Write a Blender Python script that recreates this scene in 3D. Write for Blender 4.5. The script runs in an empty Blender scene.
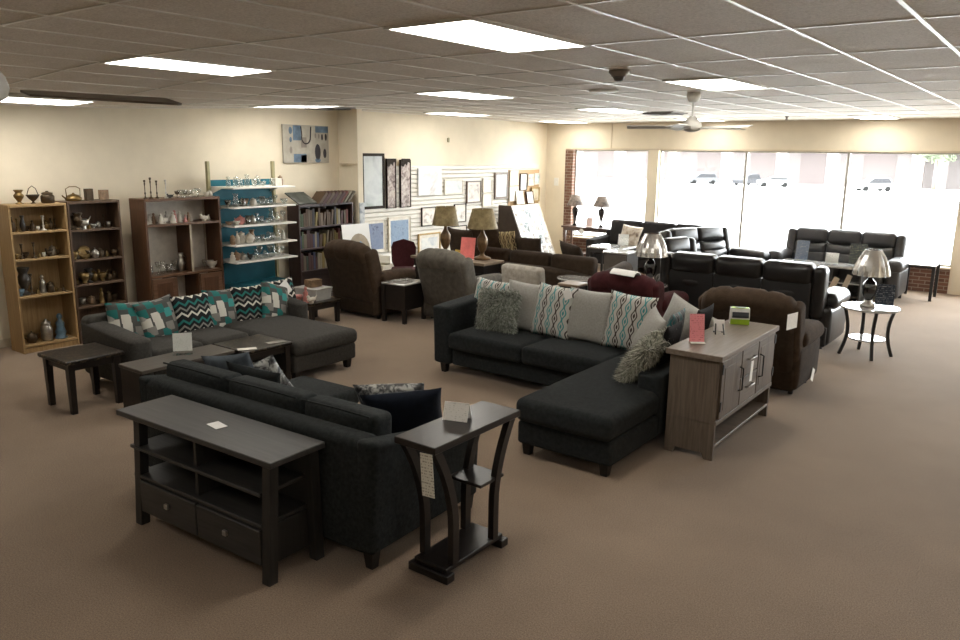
import bpy, math, random
from math import sin, cos, pi, radians, sqrt, atan2
from mathutils import Vector, Matrix, Euler
random.seed(7)
SC = bpy.context.scene
COL = SC.collection
# ---------------------------------------------------------------- camera
def cam_setup():
    f, yaw, pitch, roll, H = 776.4, .6431, .2127, .0125, 2.35
    r = Vector((cos(yaw), sin(yaw), 0)); fw = Vector((-sin(yaw), cos(yaw), 0)); u = Vector((0, 0, 1))
    f2 = fw * cos(pitch) - u * sin(pitch); u2 = u * cos(pitch) + fw * sin(pitch)
    r3 = r * cos(roll) + u2 * sin(roll); u3 = u2 * cos(roll) - r * sin(roll)
    m = Matrix(((r3.x, u3.x, -f2.x, 0), (r3.y, u3.y, -f2.y, 0), (r3.z, u3.z, -f2.z, H), (0, 0, 0, 1)))
    cd = bpy.data.cameras.new('camera'); co = bpy.data.objects.new('camera', cd); COL.objects.link(co)
    cd.sensor_width = 36; cd.lens = f / 960 * 36; cd.clip_start = .05; cd.clip_end = 400
    co.matrix_world = m; SC.camera = co
cam_setup()
# ---------------------------------------------------------------- sky, exposure
SKY = 14.0
PANEL = 8.0
SC.view_settings.view_transform = 'Standard'; SC.view_settings.look = 'None'
SC.view_settings.gamma = 1; SC.view_settings.use_curve_mapping = False
SC.view_settings.exposure = 0.85
w = bpy.data.worlds.new('overcast_sky'); SC.world = w; w.use_nodes = True
w.node_tree.nodes['Background'].inputs[0].default_value = (.94, .97, 1, 1)
w.node_tree.nodes['Background'].inputs[1].default_value = SKY
for x0, x1 in ((-9.2, -7.4), (-7.05, -1.55), (-1.0, 4.2)):      # daylight portals in the window openings
    ld = bpy.data.lights.new('window_portal', 'AREA'); ld.shape = 'RECTANGLE'; ld.size = x1 - x0; ld.size_y = 2.0
    ld.cycles.is_portal = True
    lo = bpy.data.objects.new('window_portal', ld); COL.objects.link(lo)
    lo.location = ((x0 + x1) / 2, 15.95, 1.45); lo.rotation_euler = (-pi / 2, 0, 0)
for x, y in ((.205, .23), (-2.845, .23), (-5.895, .23), (.205, 3.89), (.205, 7.55), (.205, 11.21), (3.255, 3.89), (3.255, 7.55)):   # unseen area lights added on the panel spacing to brighten the foreground
    ld = bpy.data.lights.new('offframe_fill_light', 'AREA'); ld.shape = 'RECTANGLE'; ld.size = .57; ld.size_y = 1.18; ld.energy = PANEL * 1.0; ld.color = (1, .96, .88)
    lo = bpy.data.objects.new('offframe_fill_light', ld); COL.objects.link(lo); lo.location = (x, y, 3.0)
# ---------------------------------------------------------------- materials
MATS = {}
def nt_new(name):
    m = bpy.data.materials.new(name); m.use_nodes = True; MATS[name] = m
    nt = m.node_tree; b = nt.nodes['Principled BSDF']
    return m, nt, b
def N(nt, t, **kw):
    n = nt.nodes.new(t)
    for k, v in kw.items():
        if k in n.inputs: n.inputs[k].default_value = v
        else: setattr(n, k, v)
    return n
def L(nt, a, b): nt.links.new(a, b)
def c4(c): return (c[0], c[1], c[2], 1)
def ramp(nt, stops, interp='LINEAR'):
    r = nt.nodes.new('ShaderNodeValToRGB'); r.color_ramp.interpolation = interp
    e = r.color_ramp.elements
    while len(e) < len(stops): e.new(.5)
    for i, (p, c) in enumerate(stops): e[i].position = p; e[i].color = c4(c)
    return r
def math_(nt, op, a, b=None, c=None):
    n = nt.nodes.new('ShaderNodeMath'); n.operation = op
    for i, v in enumerate((a, b, c)):
        if v is None: continue
        if isinstance(v, (int, float)): n.inputs[i].default_value = v
        else: L(nt, v, n.inputs[i])
    return n.outputs[0]
def mat(name, col, rough=.6, spec=.3, metal=0, var=.15, scale=8, bump=0, bscale=300, stretch=(1, 1, 1), coat=0, sheen=0):
    if name in MATS: return MATS[name]
    m, nt, b = nt_new(name)
    tc = N(nt, 'ShaderNodeTexCoord'); mp = N(nt, 'ShaderNodeMapping'); mp.inputs['Scale'].default_value = stretch
    L(nt, tc.outputs['Object'], mp.inputs[0])
    no = N(nt, 'ShaderNodeTexNoise', Scale=scale, Detail=5.0, Roughness=.6); L(nt, mp.outputs[0], no.inputs['Vector'])
    rp = ramp(nt, [(.3, [x * (1 - var) for x in col]), (.7, [min(1, x * (1 + var)) for x in col])])
    L(nt, no.outputs[0], rp.inputs[0]); L(nt, rp.outputs[0], b.inputs['Base Color'])
    b.inputs['Roughness'].default_value = rough; b.inputs['Specular IOR Level'].default_value = spec
    b.inputs['Metallic'].default_value = metal
    if coat: b.inputs['Coat Weight'].default_value = coat; b.inputs['Coat Roughness'].default_value = .12
    if sheen: b.inputs['Sheen Weight'].default_value = sheen; b.inputs['Sheen Roughness'].default_value = .6
    if bump:
        n2 = N(nt, 'ShaderNodeTexNoise', Scale=bscale, Detail=2.0); L(nt, tc.outputs['Object'], n2.inputs['Vector'])
        bp = N(nt, 'ShaderNodeBump', Strength=bump, Distance=.01); L(nt, n2.outputs[0], bp.inputs['Height']); L(nt, bp.outputs[0], b.inputs['Normal'])
    return m
def wood(name, c1, c2, rough=.45, axis=0, spec=.35, scale=6, coat=0):
    st = [14, 14, 14]; st[axis] = .9
    if name in MATS: return MATS[name]
    m, nt, b = nt_new(name)
    tc = N(nt, 'ShaderNodeTexCoord'); mp = N(nt, 'ShaderNodeMapping'); mp.inputs['Scale'].default_value = st
    L(nt, tc.outputs['Object'], mp.inputs[0])
    no = N(nt, 'ShaderNodeTexNoise', Scale=scale * .5, Detail=8.0, Roughness=.65, Distortion=.6); L(nt, mp.outputs[0], no.inputs['Vector'])
    rp = ramp(nt, [(.3, c1), (.68, c2)]); L(nt, no.outputs[0], rp.inputs[0]); L(nt, rp.outputs[0], b.inputs['Base Color'])
    b.inputs['Roughness'].default_value = rough; b.inputs['Specular IOR Level'].default_value = spec
    if coat: b.inputs['Coat Weight'].default_value = coat; b.inputs['Coat Roughness'].default_value = .1
    bp = N(nt, 'ShaderNodeBump', Strength=.08, Distance=.004); L(nt, no.outputs[0], bp.inputs['Height']); L(nt, bp.outputs[0], b.inputs['Normal'])
    return m
def glass_mat(name, tint=(.9, .95, .95), gloss=.12, rough=.03):
    if name in MATS: return MATS[name]
    m, nt, b = nt_new(name); nt.nodes.remove(b)
    out = nt.nodes['Material Output']
    tr = N(nt, 'ShaderNodeBsdfTransparent'); tr.inputs[0].default_value = c4(tint)
    gl = N(nt, 'ShaderNodeBsdfGlossy'); gl.inputs['Roughness'].default_value = rough
    fr = N(nt, 'ShaderNodeLayerWeight', Blend=.35)
    f2 = math_(nt, 'MULTIPLY_ADD', fr.outputs['Facing'], .45, gloss); 
    mx = N(nt, 'ShaderNodeMixShader'); L(nt, f2, mx.inputs[0]); L(nt, tr.outputs[0], mx.inputs[1]); L(nt, gl.outputs[0], mx.inputs[2])
    L(nt, mx.outputs[0], out.inputs[0]); return m
def emit_mat(name, col, s):
    m, nt, b = nt_new(name)
    b.inputs['Base Color'].default_value = (.8, .8, .8, 1)
    b.inputs['Emission Color'].default_value = c4(col); b.inputs['Emission Strength'].default_value = s
    return m
def obj_xyz(nt):
    tc = N(nt, 'ShaderNodeTexCoord'); s = N(nt, 'ShaderNodeSeparateXYZ'); L(nt, tc.outputs['Object'], s.inputs[0])
    return tc, s.outputs[0], s.outputs[1], s.outputs[2]
def fin(nt, b, col, rough=.85, bump=.25, tc=None):
    L(nt, col, b.inputs['Base Color']); b.inputs['Roughness'].default_value = rough; b.inputs['Specular IOR Level'].default_value = .2
    if tc:
        n2 = N(nt, 'ShaderNodeTexNoise', Scale=350.0); L(nt, tc.outputs['Object'], n2.inputs['Vector'])
        bp = N(nt, 'ShaderNodeBump', Strength=bump, Distance=.004); L(nt, n2.outputs[0], bp.inputs['Height']); L(nt, bp.outputs[0], b.inputs['Normal'])
def mixc(nt, fac, a, b):
    m = N(nt, 'ShaderNodeMix', data_type='RGBA')
    if isinstance(fac, (int, float)): m.inputs[0].default_value = fac
    else: L(nt, fac, m.inputs[0])
    for i, v in ((6, a), (7, b)):
        if isinstance(v, tuple): m.inputs[i].default_value = c4(v)
        else: L(nt, v, m.inputs[i])
    return m.outputs[2]
TEAL = (.02, .145, .135); CREAMW = (.6, .57, .5); GREYF = (.2, .19, .17); BLK = (.012, .013, .014)
def chevron_mat():
    m, nt, b = nt_new('chevron_fabric'); tc, x, y, z = obj_xyz(nt)
    zig = math_(nt, 'ABSOLUTE', math_(nt, 'SUBTRACT', math_(nt, 'FRACT', math_(nt, 'MULTIPLY', x, 9.5)), .5))
    v = math_(nt, 'FRACT', math_(nt, 'MULTIPLY', math_(nt, 'MULTIPLY_ADD', zig, .09, z), 5.0))
    rp = ramp(nt, [(0, BLK), (.15, CREAMW), (.27, BLK), (.45, GREYF), (.57, BLK), (.74, TEAL), (.88, BLK)], 'CONSTANT')
    L(nt, v, rp.inputs[0]); fin(nt, b, rp.outputs[0], tc=tc); return m
def blocks_mat():
    m, nt, b = nt_new('block_print_fabric'); tc, x, y, z = obj_xyz(nt)
    sc = 9.5
    cb = N(nt, 'ShaderNodeCombineXYZ'); L(nt, x, cb.inputs[0]); L(nt, z, cb.inputs[1])
    vo = N(nt, 'ShaderNodeTexVoronoi', distance='CHEBYCHEV', Scale=sc, Randomness=1.0); vo.voronoi_dimensions = '2D'
    L(nt, cb.outputs[0], vo.inputs['Vector'])
    sp = N(nt, 'ShaderNodeSeparateColor'); L(nt, vo.outputs['Color'], sp.inputs[0])
    rp = ramp(nt, [(0, TEAL), (.36, (.55, .53, .47)), (.5, GREYF), (.74, (.05, .26, .24)), (.86, (.3, .29, .27))], 'CONSTANT'); L(nt, sp.outputs[0], rp.inputs[0])
    edge = math_(nt, 'GREATER_THAN', vo.outputs['Distance'], .44)
    fin(nt, b, mixc(nt, edge, rp.outputs[0], (.07, .07, .065)), tc=tc); return m
def ogee_mat(name='ogee_fabric', bg=(.5, .49, .45), t=(.06, .27, .28), br=(.06, .045, .04)):
    m, nt, b = nt_new(name); tc, x, y, z = obj_xyz(nt)
    xs = math_(nt, 'MULTIPLY', x, 12.5); i = math_(nt, 'ROUND', xs); u = math_(nt, 'SUBTRACT', xs, i)
    par = math_(nt, 'GREATER_THAN', math_(nt, 'ABSOLUTE', math_(nt, 'SUBTRACT', math_(nt, 'MODULO', math_(nt, 'ABSOLUTE', i), 2), 0)), .5)
    ph = math_(nt, 'MULTIPLY_ADD', par, pi, math_(nt, 'MULTIPLY', z, 46))
    cs = math_(nt, 'COSINE', ph); au = math_(nt, 'ABSOLUTE', u)
    wv = math_(nt, 'MULTIPLY_ADD', cs, .16, .19)
    line = math_(nt, 'LESS_THAN', math_(nt, 'ABSOLUTE', math_(nt, 'SUBTRACT', au, wv)), .075)
    dia = math_(nt, 'GREATER_THAN', math_(nt, 'SUBTRACT', cs, math_(nt, 'MULTIPLY', au, 5)), .35)
    on = math_(nt, 'MAXIMUM', line, dia)
    fin(nt, b, mixc(nt, on, bg, mixc(nt, par, t, br)), tc=tc); return m
def marble_mat(name='brown_marble'):
    m, nt, b = nt_new(name); tc, x, y, z = obj_xyz(nt)
    n = N(nt, 'ShaderNodeTexNoise', Scale=16.0, Detail=8.0, Roughness=.65, Distortion=1.8); L(nt, tc.outputs['Object'], n.inputs['Vector'])
    rp = ramp(nt, [(.4, (.006, .0045, .004)), (.52, (.014, .01, .008)), (.6, (.11, .08, .05)), (.66, (.015, .011, .009))]); L(nt, n.outputs[0], rp.inputs[0])
    fin(nt, b, rp.outputs[0], rough=.3); b.inputs['Specular IOR Level'].default_value = .3; return m
def print_mat(name, paper, ink, lines=14, dens=.5, blob=None, scale=6, seed=0):
    m, nt, b = nt_new(name); tc, x, y, z = obj_xyz(nt)
    n = N(nt, 'ShaderNodeTexNoise', Scale=scale, Detail=4.0, Roughness=.6, Distortion=.5)
    mp = N(nt, 'ShaderNodeMapping'); mp.inputs['Location'].default_value = (seed * 3.7, seed * 1.3, seed); L(nt, tc.outputs['Object'], mp.inputs[0]); L(nt, mp.outputs[0], n.inputs['Vector'])
    if blob:
        rp = ramp(nt, [(.38, paper), (.52, blob), (.68, ink)]); L(nt, n.outputs[0], rp.inputs[0]); col = rp.outputs[0]
    else:
        row = math_(nt, 'LESS_THAN', math_(nt, 'FRACT', math_(nt, 'MULTIPLY', z, lines)), .42)
        n2 = N(nt, 'ShaderNodeTexNoise', Scale=110.0); mp2 = N(nt, 'ShaderNodeMapping'); mp2.inputs['Scale'].default_value = (1, 1, .3); L(nt, tc.outputs['Object'], mp2.inputs[0]); L(nt, mp2.outputs[0], n2.inputs['Vector'])
        on = math_(nt, 'MULTIPLY', row, math_(nt, 'GREATER_THAN', n2.outputs[0], dens)); col = mixc(nt, on, paper, ink)
    fin(nt, b, col, rough=.5); return m
# ---------------------------------------------------------------- mesh builder
class MB:
    def __init__(s): s.v = []; s.f = []; s.mi = []; s.sm = []; s.cur = 0; s.M = Matrix()
    def add(s, vs, fs, smooth=False, M=None):
        o = len(s.v); T = s.M @ M if M is not None else s.M
        s.v += [tuple(T @ Vector(p)) for p in vs]
        for f in fs: s.f.append([i + o for i in f]); s.mi.append(s.cur); s.sm.append(smooth)
        return s
    def box(s, x0, x1, y0, y1, z0, z1, ch=.003, M=None):
        c = ((x0 + x1) / 2, (y0 + y1) / 2, (z0 + z1) / 2); d = (abs(x1 - x0), abs(y1 - y0), abs(z1 - z0))
        ch = min(ch, min(d) * .4)
        if ch <= .0005:
            x, y, z = d[0] / 2, d[1] / 2, d[2] / 2
            vs = [(c[0] + a * x, c[1] + b * y, c[2] + e * z) for e in (-1, 1) for b in (-1, 1) for a in (-1, 1)]
            return s.add(vs, [(0, 2, 3, 1), (4, 5, 7, 6), (0, 1, 5, 4), (2, 6, 7, 3), (0, 4, 6, 2), (1, 3, 7, 5)], M=M)
        return s.soft(c, d, ch, k=1, m=1, smooth=False, M=M)
    def soft(s, c, d, r, k=3, m=3, puff=0, puffy=0, puffx=0, smooth=True, M=None, fn=None):
        h = [x / 2 for x in d]; r = min(r, min(h) * .999)
        ax = []
        for a in range(3):
            i = h[a] - r
            if k == 1: lo = [-h[a], -i]; 
            else: lo = [-i - r * math.tan(pi / 4 * (k - j) / k) for j in range(k + 1)]
            mid = [-i + 2 * i * j / m for j in range(1, m)] if i > 1e-6 else []
            ax.append(lo + mid + [-q for q in reversed(lo)])
        if k == 1:
            return s._cham(c, h, r, M)
        vid = {}; vs = []; fs = []
        def V(p):
            key = (round(p[0], 6), round(p[1], 6), round(p[2], 6))
            if key in vid: return vid[key]
            q = [max(-(h[a] - r), min(h[a] - r, p[a])) for a in range(3)]
            dd = [p[a] - q[a] for a in range(3)]; ln = sqrt(sum(t * t for t in dd)) or 1
            o = [q[a] + r * dd[a] / ln for a in range(3)]
            u, v_, w_ = o[0] / h[0], o[1] / h[1], o[2] / h[2]
            o[2] += puff * w_ * max(0, 1 - u * u) * max(0, 1 - v_ * v_)
            o[1] += puffy * v_ * max(0, 1 - u * u) * max(0, 1 - w_ * w_)
            o[0] += puffx * u * max(0, 1 - v_ * v_) * max(0, 1 - w_ * w_)
            if fn: o = fn(o, (u, v_, w_))
            vid[key] = len(vs); vs.append((o[0] + c[0], o[1] + c[1], o[2] + c[2])); return vid[key]
        for a in range(3):
            b_, e_ = (a + 1) % 3, (a + 2) % 3
            for sg in (-1, 1):
                for i in range(len(ax[b_]) - 1):
                    for j in range(len(ax[e_]) - 1):
                        q = []
                        for (ii, jj) in ((i, j), (i + 1, j), (i + 1, j + 1), (i, j + 1)):
                            p = [0, 0, 0]; p[a] = sg * h[a]; p[b_] = ax[b_][ii]; p[e_] = ax[e_][jj]; q.append(V(p))
                        if len(set(q)) < 3: continue
                        fs.append(q if sg > 0 else q[::-1])
        return s.add(vs, fs, smooth, M)
    def _cham(s, c, h, r, M):
        vs = []; ix = {}
        for sx in (-1, 1):
            for sy in (-1, 1):
                for sz in (-1, 1):
                    for a in range(3):
                        p = [sx * (h[0] - r), sy * (h[1] - r), sz * (h[2] - r)]; p[a] = (sx, sy, sz)[a] * h[a]
                        ix[(sx, sy, sz, a)] = len(vs); vs.append([p[i] + c[i] for i in range(3)])
        fs = []; S = (-1, 1)
        for a in range(3):
            b_, e_ = (a + 1) % 3, (a + 2) % 3
            def K(sa, sb, se, axx):
                t = [0, 0, 0]; t[a] = sa; t[b_] = sb; t[e_] = se; return ix[(t[0], t[1], t[2], axx)]
            for sa in S:
                q = [K(sa, -1, -1, a), K(sa, 1, -1, a), K(sa, 1, 1, a), K(sa, -1, 1, a)]
                fs.append(q if sa > 0 else q[::-1])
            for sb in S:
                for se in S:      # edge along a
                    q = [K(-1, sb, se, b_), K(1, sb, se, b_), K(1, sb, se, e_), K(-1, sb, se, e_)]
                    fs.append(q if sb * se > 0 else q[::-1])
        for sx in S:
            for sy in S:
                for sz in S:
                    q = [ix[(sx, sy, sz, a)] for a in range(3)]
                    fs.append(q if sx * sy * sz > 0 else q[::-1])
        return s.add(vs, fs, False, M)
    def lathe(s, prof, n=16, c=(0, 0, 0), M=None, smooth=True, cap=True):
        vs = []; fs = []
        for (r, z) in prof:
            for i in range(n):
                a = 2 * pi * i / n; vs.append((c[0] + r * cos(a), c[1] + r * sin(a), c[2] + z))
        for j in range(len(prof) - 1):
            for i in range(n):
                fs.append((j * n + i, j * n + (i + 1) % n, (j + 1) * n + (i + 1) % n, (j + 1) * n + i))
        if cap:
            fs.append(tuple(range(n))[::-1]); fs.append(tuple((len(prof) - 1) * n + i for i in range(n)))
        return s.add(vs, fs, smooth, M)
    def cyl(s, c, r, z0, z1, n=16, M=None): return s.lathe([(r, z0), (r, z1)], n, c, M, smooth=False)
    def tube(s, pts, r, n=8, rs=None, M=None):
        vs = []; fs = []; P = [Vector(p) for p in pts]
        up = Vector((0, 0, 1))
        for i, p in enumerate(P):
            d = (P[min(i + 1, len(P) - 1)] - P[max(i - 1, 0)]).normalized()
            a = d.cross(up if abs(d.z) < .95 else Vector((1, 0, 0))).normalized(); b = d.cross(a)
            rr = rs[i] if rs else r
            for j in range(n):
                t = 2 * pi * j / n + pi / 4; vs.append(p + a * (rr * cos(t)) + b * (rr * sin(t)))
        for i in range(len(P) - 1):
            for j in range(n): fs.append((i * n + j, i * n + (j + 1) % n, (i + 1) * n + (j + 1) % n, (i + 1) * n + j))
        fs.append(tuple(range(n))); fs.append(tuple((len(P) - 1) * n + j for j in range(n))[::-1])
        return s.add([tuple(v) for v in vs], fs, n > 4, M)
    def prism(s, poly, t0, t1, axis='y', M=None, smooth=False):     # polygon (a,b) extruded along axis
        def pt(a, b, t): return {'y': (a, t, b), 'x': (t, a, b), 'z': (a, b, t)}[axis]
        n = len(poly); vs = [pt(a, b, t0) for a, b in poly] + [pt(a, b, t1) for a, b in poly]
        fs = [tuple(range(n)), tuple(range(2 * n - 1, n - 1, -1))] + [(i, i + n, (i + 1) % n + n, (i + 1) % n) for i in range(n)]
        return s.add(vs, fs, smooth, M)
    def strip(s, path, w, t, axis='y', M=None):     # bar following (a,b) path, thickness t in plane, width w along axis
        L_ = []; R_ = []
        for i, p in enumerate(path):
            q0 = Vector(path[max(i - 1, 0)]); q1 = Vector(path[min(i + 1, len(path) - 1)]); d = (q1 - q0).normalized(); nn = Vector((-d.y, d.x)) * t / 2
            L_.append(tuple(Vector(p) + nn)); R_.append(tuple(Vector(p) - nn))
        for i in range(len(path) - 1): s.prism([L_[i], L_[i + 1], R_[i + 1], R_[i]], -w / 2, w / 2, axis, M)
        return s
    def build(s, name, mats, parent=None, label=None):
        me = bpy.data.meshes.new(name); me.from_pydata(s.v, [], s.f)
        if not isinstance(mats, (list, tuple)): mats = [mats]
        for m in mats: me.materials.append(m)
        me.polygons.foreach_set('material_index', s.mi); me.polygons.foreach_set('use_smooth', s.sm)
        me.update()
        import bmesh
        bm = bmesh.new(); bm.from_mesh(me); bmesh.ops.recalc_face_normals(bm, faces=bm.faces); bm.to_mesh(me); bm.free()
        o = bpy.data.objects.new(name, me); COL.objects.link(o)
        if parent: o.parent = parent
        if label: o['label'] = label
        return o
def tag(o, label, cat, group=None):
    o['label'] = label; o['category'] = cat
    if group: o['group'] = group
    return o
def thing(name, label, cat, loc=(0, 0, 0), rz=0, group=None):
    o = bpy.data.objects.new(name, None); COL.objects.link(o); o.empty_display_size = .1
    o.location = loc; o.rotation_euler = (0, 0, rz); return tag(o, label, cat, group)
def solo(name, mb, mats, label, cat, loc=(0, 0, 0), rot=(0, 0, 0), group=None):
    o = mb.build(name, mats); o.location = loc; o.rotation_euler = rot; return tag(o, label, cat, group)
def struct(name, mb, mats, parent=None):
    o = mb.build(name, mats, parent)
    if not parent: o['kind'] = 'structure'
    return o
def dup(root, loc, rz, label, group=None):
    def cp(o, par):
        c = o.copy(); COL.objects.link(c); c.parent = par
        for ch in o.children: cp(ch, c)
        return c
    r = cp(root, None); r.location = loc
    e = list(r.rotation_euler); e[2] = rz; r.rotation_euler = e
    r['label'] = label
    if group: r['group'] = group
    return r
ORD = ['first', 'second', 'third', 'fourth', 'fifth', 'sixth', 'seventh', 'eighth', 'ninth', 'tenth', 'eleventh', 'twelfth', 'thirteenth', 'fourteenth', 'fifteenth', 'sixteenth', 'seventeenth', 'eighteenth', 'nineteenth', 'twentieth']
F_, B_, R_, L_ = 0, pi, pi / 2, -pi / 2       # facing -y, +y, +x, -x
# ================================================================ SETTING
CH = 3.02
def ss(t): t = max(0, min(1, t)); return t * t * (3 - 2 * t)
def zc(x, y): return CH - .2 * ss((-5.5 - x) / 4.2) * ss((9.6 - y) / 5.5)     # the old grid sags a little towards the left wall
M_wall = mat('cream_wall_paint', (.73, .65, .51), .75, .25, var=.04, scale=3, bump=.05, bscale=120)
M_trim = mat('cream_trim', (.6, .51, .38), .6, .3, var=.05)
M_white = mat('white_laminate', (.75, .73, .68), .45, .4, var=.04)
M_slat = mat('white_slatwall', (.66, .63, .57), .5, .35, var=.04)
def carpet():
    m, nt, b = nt_new('tan_carpet'); tc, x, y, z = obj_xyz(nt)
    a = N(nt, 'ShaderNodeTexNoise', Scale=120.0, Detail=5.0, Roughness=.85); L(nt, tc.outputs['Object'], a.inputs['Vector'])
    c = N(nt, 'ShaderNodeTexNoise', Scale=.9, Detail=5.0, Roughness=.65); L(nt, tc.outputs['Object'], c.inputs['Vector'])
    r1 = ramp(nt, [(.34, (.125, .087, .058)), (.66, (.38, .278, .195))]); L(nt, a.outputs[0], r1.inputs[0])
    r2 = ramp(nt, [(.3, (.86, .85, .84)), (.7, (1.08, 1.08, 1.08))]); L(nt, c.outputs[0], r2.inputs[0])
    mx = N(nt, 'ShaderNodeMix', data_type='RGBA', blend_type='MULTIPLY'); mx.inputs[0].default_value = 1
    L(nt, r1.outputs[0], mx.inputs[6]); L(nt, r2.outputs[0], mx.inputs[7]); L(nt, mx.outputs[2], b.inputs['Base Color'])
    b.inputs['Roughness'].default_value = .9; b.inputs['Specular IOR Level'].default_value = .15
    b.inputs['Sheen Weight'].default_value = .15
    bp = N(nt, 'ShaderNodeBump', Strength=.6, Distance=.01); L(nt, a.outputs[0], bp.inputs['Height']); L(nt, bp.outputs[0], b.inputs['Normal'])
    return m
def tile_mat():
    m, nt, b = nt_new('ceiling_tile'); tc, x, y, z = obj_xyz(nt)
    a = N(nt, 'ShaderNodeTexNoise', Scale=70.0, Detail=4.0, Roughness=.75); L(nt, tc.outputs['Object'], a.inputs['Vector'])
    r1 = ramp(nt, [(.35, (.56, .5, .44)), (.6, (.76, .7, .63))]); L(nt, a.outputs[0], r1.inputs[0])
    L(nt, r1.outputs[0], b.inputs['Base Color']); b.inputs['Roughness'].default_value = .7; b.inputs['Specular IOR Level'].default_value = .3
    w = N(nt, 'ShaderNodeTexNoise', Scale=2.2, Detail=2.0); L(nt, tc.outputs['Object'], w.inputs['Vector'])
    h = math_(nt, 'MULTIPLY_ADD', w.outputs[0], 3.0, math_(nt, 'MULTIPLY', a.outputs[0], .35))
    bp = N(nt, 'ShaderNodeBump', Strength=.5, Distance=.02); L(nt, h, bp.inputs['Height']); L(nt, bp.outputs[0], b.inputs['Normal'])
    return m
X0, X1, Y0, Y1 = -9.95, 4.6, -3.0, 15.8
struct('floor', MB().box(X0 - .2, X1 + .2, Y0 - .2, Y1 + .2, -.1, 0, 0), carpet())
cm = MB(); nx, ny = 40, 40; vs = []; fs = []
for j in range(ny + 1):
    for i in range(nx + 1):
        x = X0 - .2 + (X1 - X0 + .4) * i / nx; y = Y0 - .2 + (Y1 - Y0 + .4) * j / ny; vs.append((x, y, zc(x, y)))
for j in range(ny):
    for i in range(nx): a = j * (nx + 1) + i; fs.append((a, a + nx + 1, a + nx + 2, a + 1))
k = len(vs); vs += [(x, y, 3.25) for x, y, z in vs]; fs += [tuple(q + k for q in reversed(f)) for f in fs]
cm.add(vs, fs, True); struct('ceiling', cm, tile_mat())
GX, GY = -.7083, 3.2839
gb = MB()
for p in range(-9, 16):
    x = GX - .61 * p
    for j in range(31):
        ya = Y0 + (Y1 - Y0) * j / 31; yb = Y0 + (Y1 - Y0) * (j + 1) / 31
        za, zb = zc(x, ya) - .006, zc(x, yb) - .006
        gb.add([(x - .012, ya, za), (x + .012, ya, za), (x + .012, yb, zb), (x - .012, yb, zb), (x - .012, ya, za + .03), (x + .012, ya, za + .03), (x + .012, yb, zb + .03), (x - .012, yb, zb + .03)],
               [(0, 3, 2, 1), (0, 1, 5, 4), (1, 2, 6, 5), (2, 3, 7, 6), (3, 0, 4, 7)])
for q in range(-5, 11):
    y = GY + 1.22 * q
    for j in range(24):
        xa = X0 + (X1 - X0) * j / 24; xb = X0 + (X1 - X0) * (j + 1) / 24
        za, zb = zc(xa, y) - .0055, zc(xb, y) - .0055
        gb.add([(xa, y - .011, za), (xb, y - .011, zb), (xb, y + .011, zb), (xa, y + .011, za), (xa, y - .011, za + .03), (xb, y - .011, zb + .03), (xb, y + .011, zb + .03), (xa, y + .011, za + .03)],
               [(0, 3, 2, 1), (0, 1, 5, 4), (2, 3, 7, 6)])
struct('trim_1', gb, mat('ceiling_tee_metal', (.7, .67, .62), .35, .5, var=.03))
struct('wall_left', MB().box(X0 - .2, X0, Y0 - .2, Y1 + .2, 0, 3.1, 0), M_wall)
struct('wall_pilaster', MB().box(X0 - .02, -9.5, 9.25, 9.37, 0, 3.1, .004), M_wall)
struct('wall_right', MB().box(X1, X1 + .2, Y0 - .2, Y1 + .2, 0, 3.1, 0), M_wall)
struct('wall_rear', MB().box(X0 - .2, X1 + .2, Y0 - .2, Y0, 0, 3.1, 0), M_wall)
wf = MB()
wf.box(X0, X1, Y1, Y1 + .25, 2.44, 3.1, 0)
wf.box(X0, -9.42, Y1, Y1 + .25, 0, 2.44, 0); wf.box(-7.38, -7.14, Y1, Y1 + .25, .45, 2.44, 0)
wf.box(-1.52, -1.05, Y1, Y1 + .25, 0, 2.44, 0); wf.box(4.2, X1, Y1, Y1 + .25, 0, 2.44, 0)
struct('wall_front', wf, M_wall)
def brick():
    m, nt, b = nt_new('red_brick'); tc, x, y, z = obj_xyz(nt)
    cb = N(nt, 'ShaderNodeCombineXYZ'); L(nt, math_(nt, 'ADD', x, y), cb.inputs[0]); L(nt, z, cb.inputs[1])
    bt = N(nt, 'ShaderNodeTexBrick', Scale=1.0); bt.inputs['Color1'].default_value = (.11, .05, .032, 1); bt.inputs['Color2'].default_value = (.17, .08, .05, 1); bt.inputs['Mortar'].default_value = (.26, .21, .165, 1)
    bt.inputs['Brick Width'].default_value = .2; bt.inputs['Row Height'].default_value = .067; bt.inputs['Mortar Size'].default_value = .007
    L(nt, cb.outputs[0], bt.inputs['Vector']); L(nt, bt.outputs[0], b.inputs['Base Color']); b.inputs['Roughness'].default_value = .85; return m
M_brick = brick()
struct('wall_brick_knee', MB().box(-9.42, -1.52, Y1 - .02, Y1 + .25, 0, .43, .004).box(-1.05, 4.2, Y1 - .02, Y1 + .25, 0, .43, .004), M_brick)
struct('wall_brick_pier', MB().box(-9.42, -9.22, Y1 - .03, Y1 + .25, .43, 2.44, .004), M_brick)
struct('trim_2', MB().box(-9.22, -1.52, Y1 - .06, Y1 + .26, .43, .465, .005).box(-1.05, 4.2, Y1 - .06, Y1 + .26, .43, .465, .005), M_trim)
struct('trim_3', MB().box(-8.28, -8.26, Y1 - .014, Y1, 2.44, 3.02, .001).box(-9.42, X1, Y1 - .012, Y1, 2.44, 2.47, .001), M_trim)
M_alu = mat('window_metal', (.42, .4, .37), .4, .5, .3, var=.05)
M_pane = glass_mat('window_glass', (.97, .985, .98), .02, .0)
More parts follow.
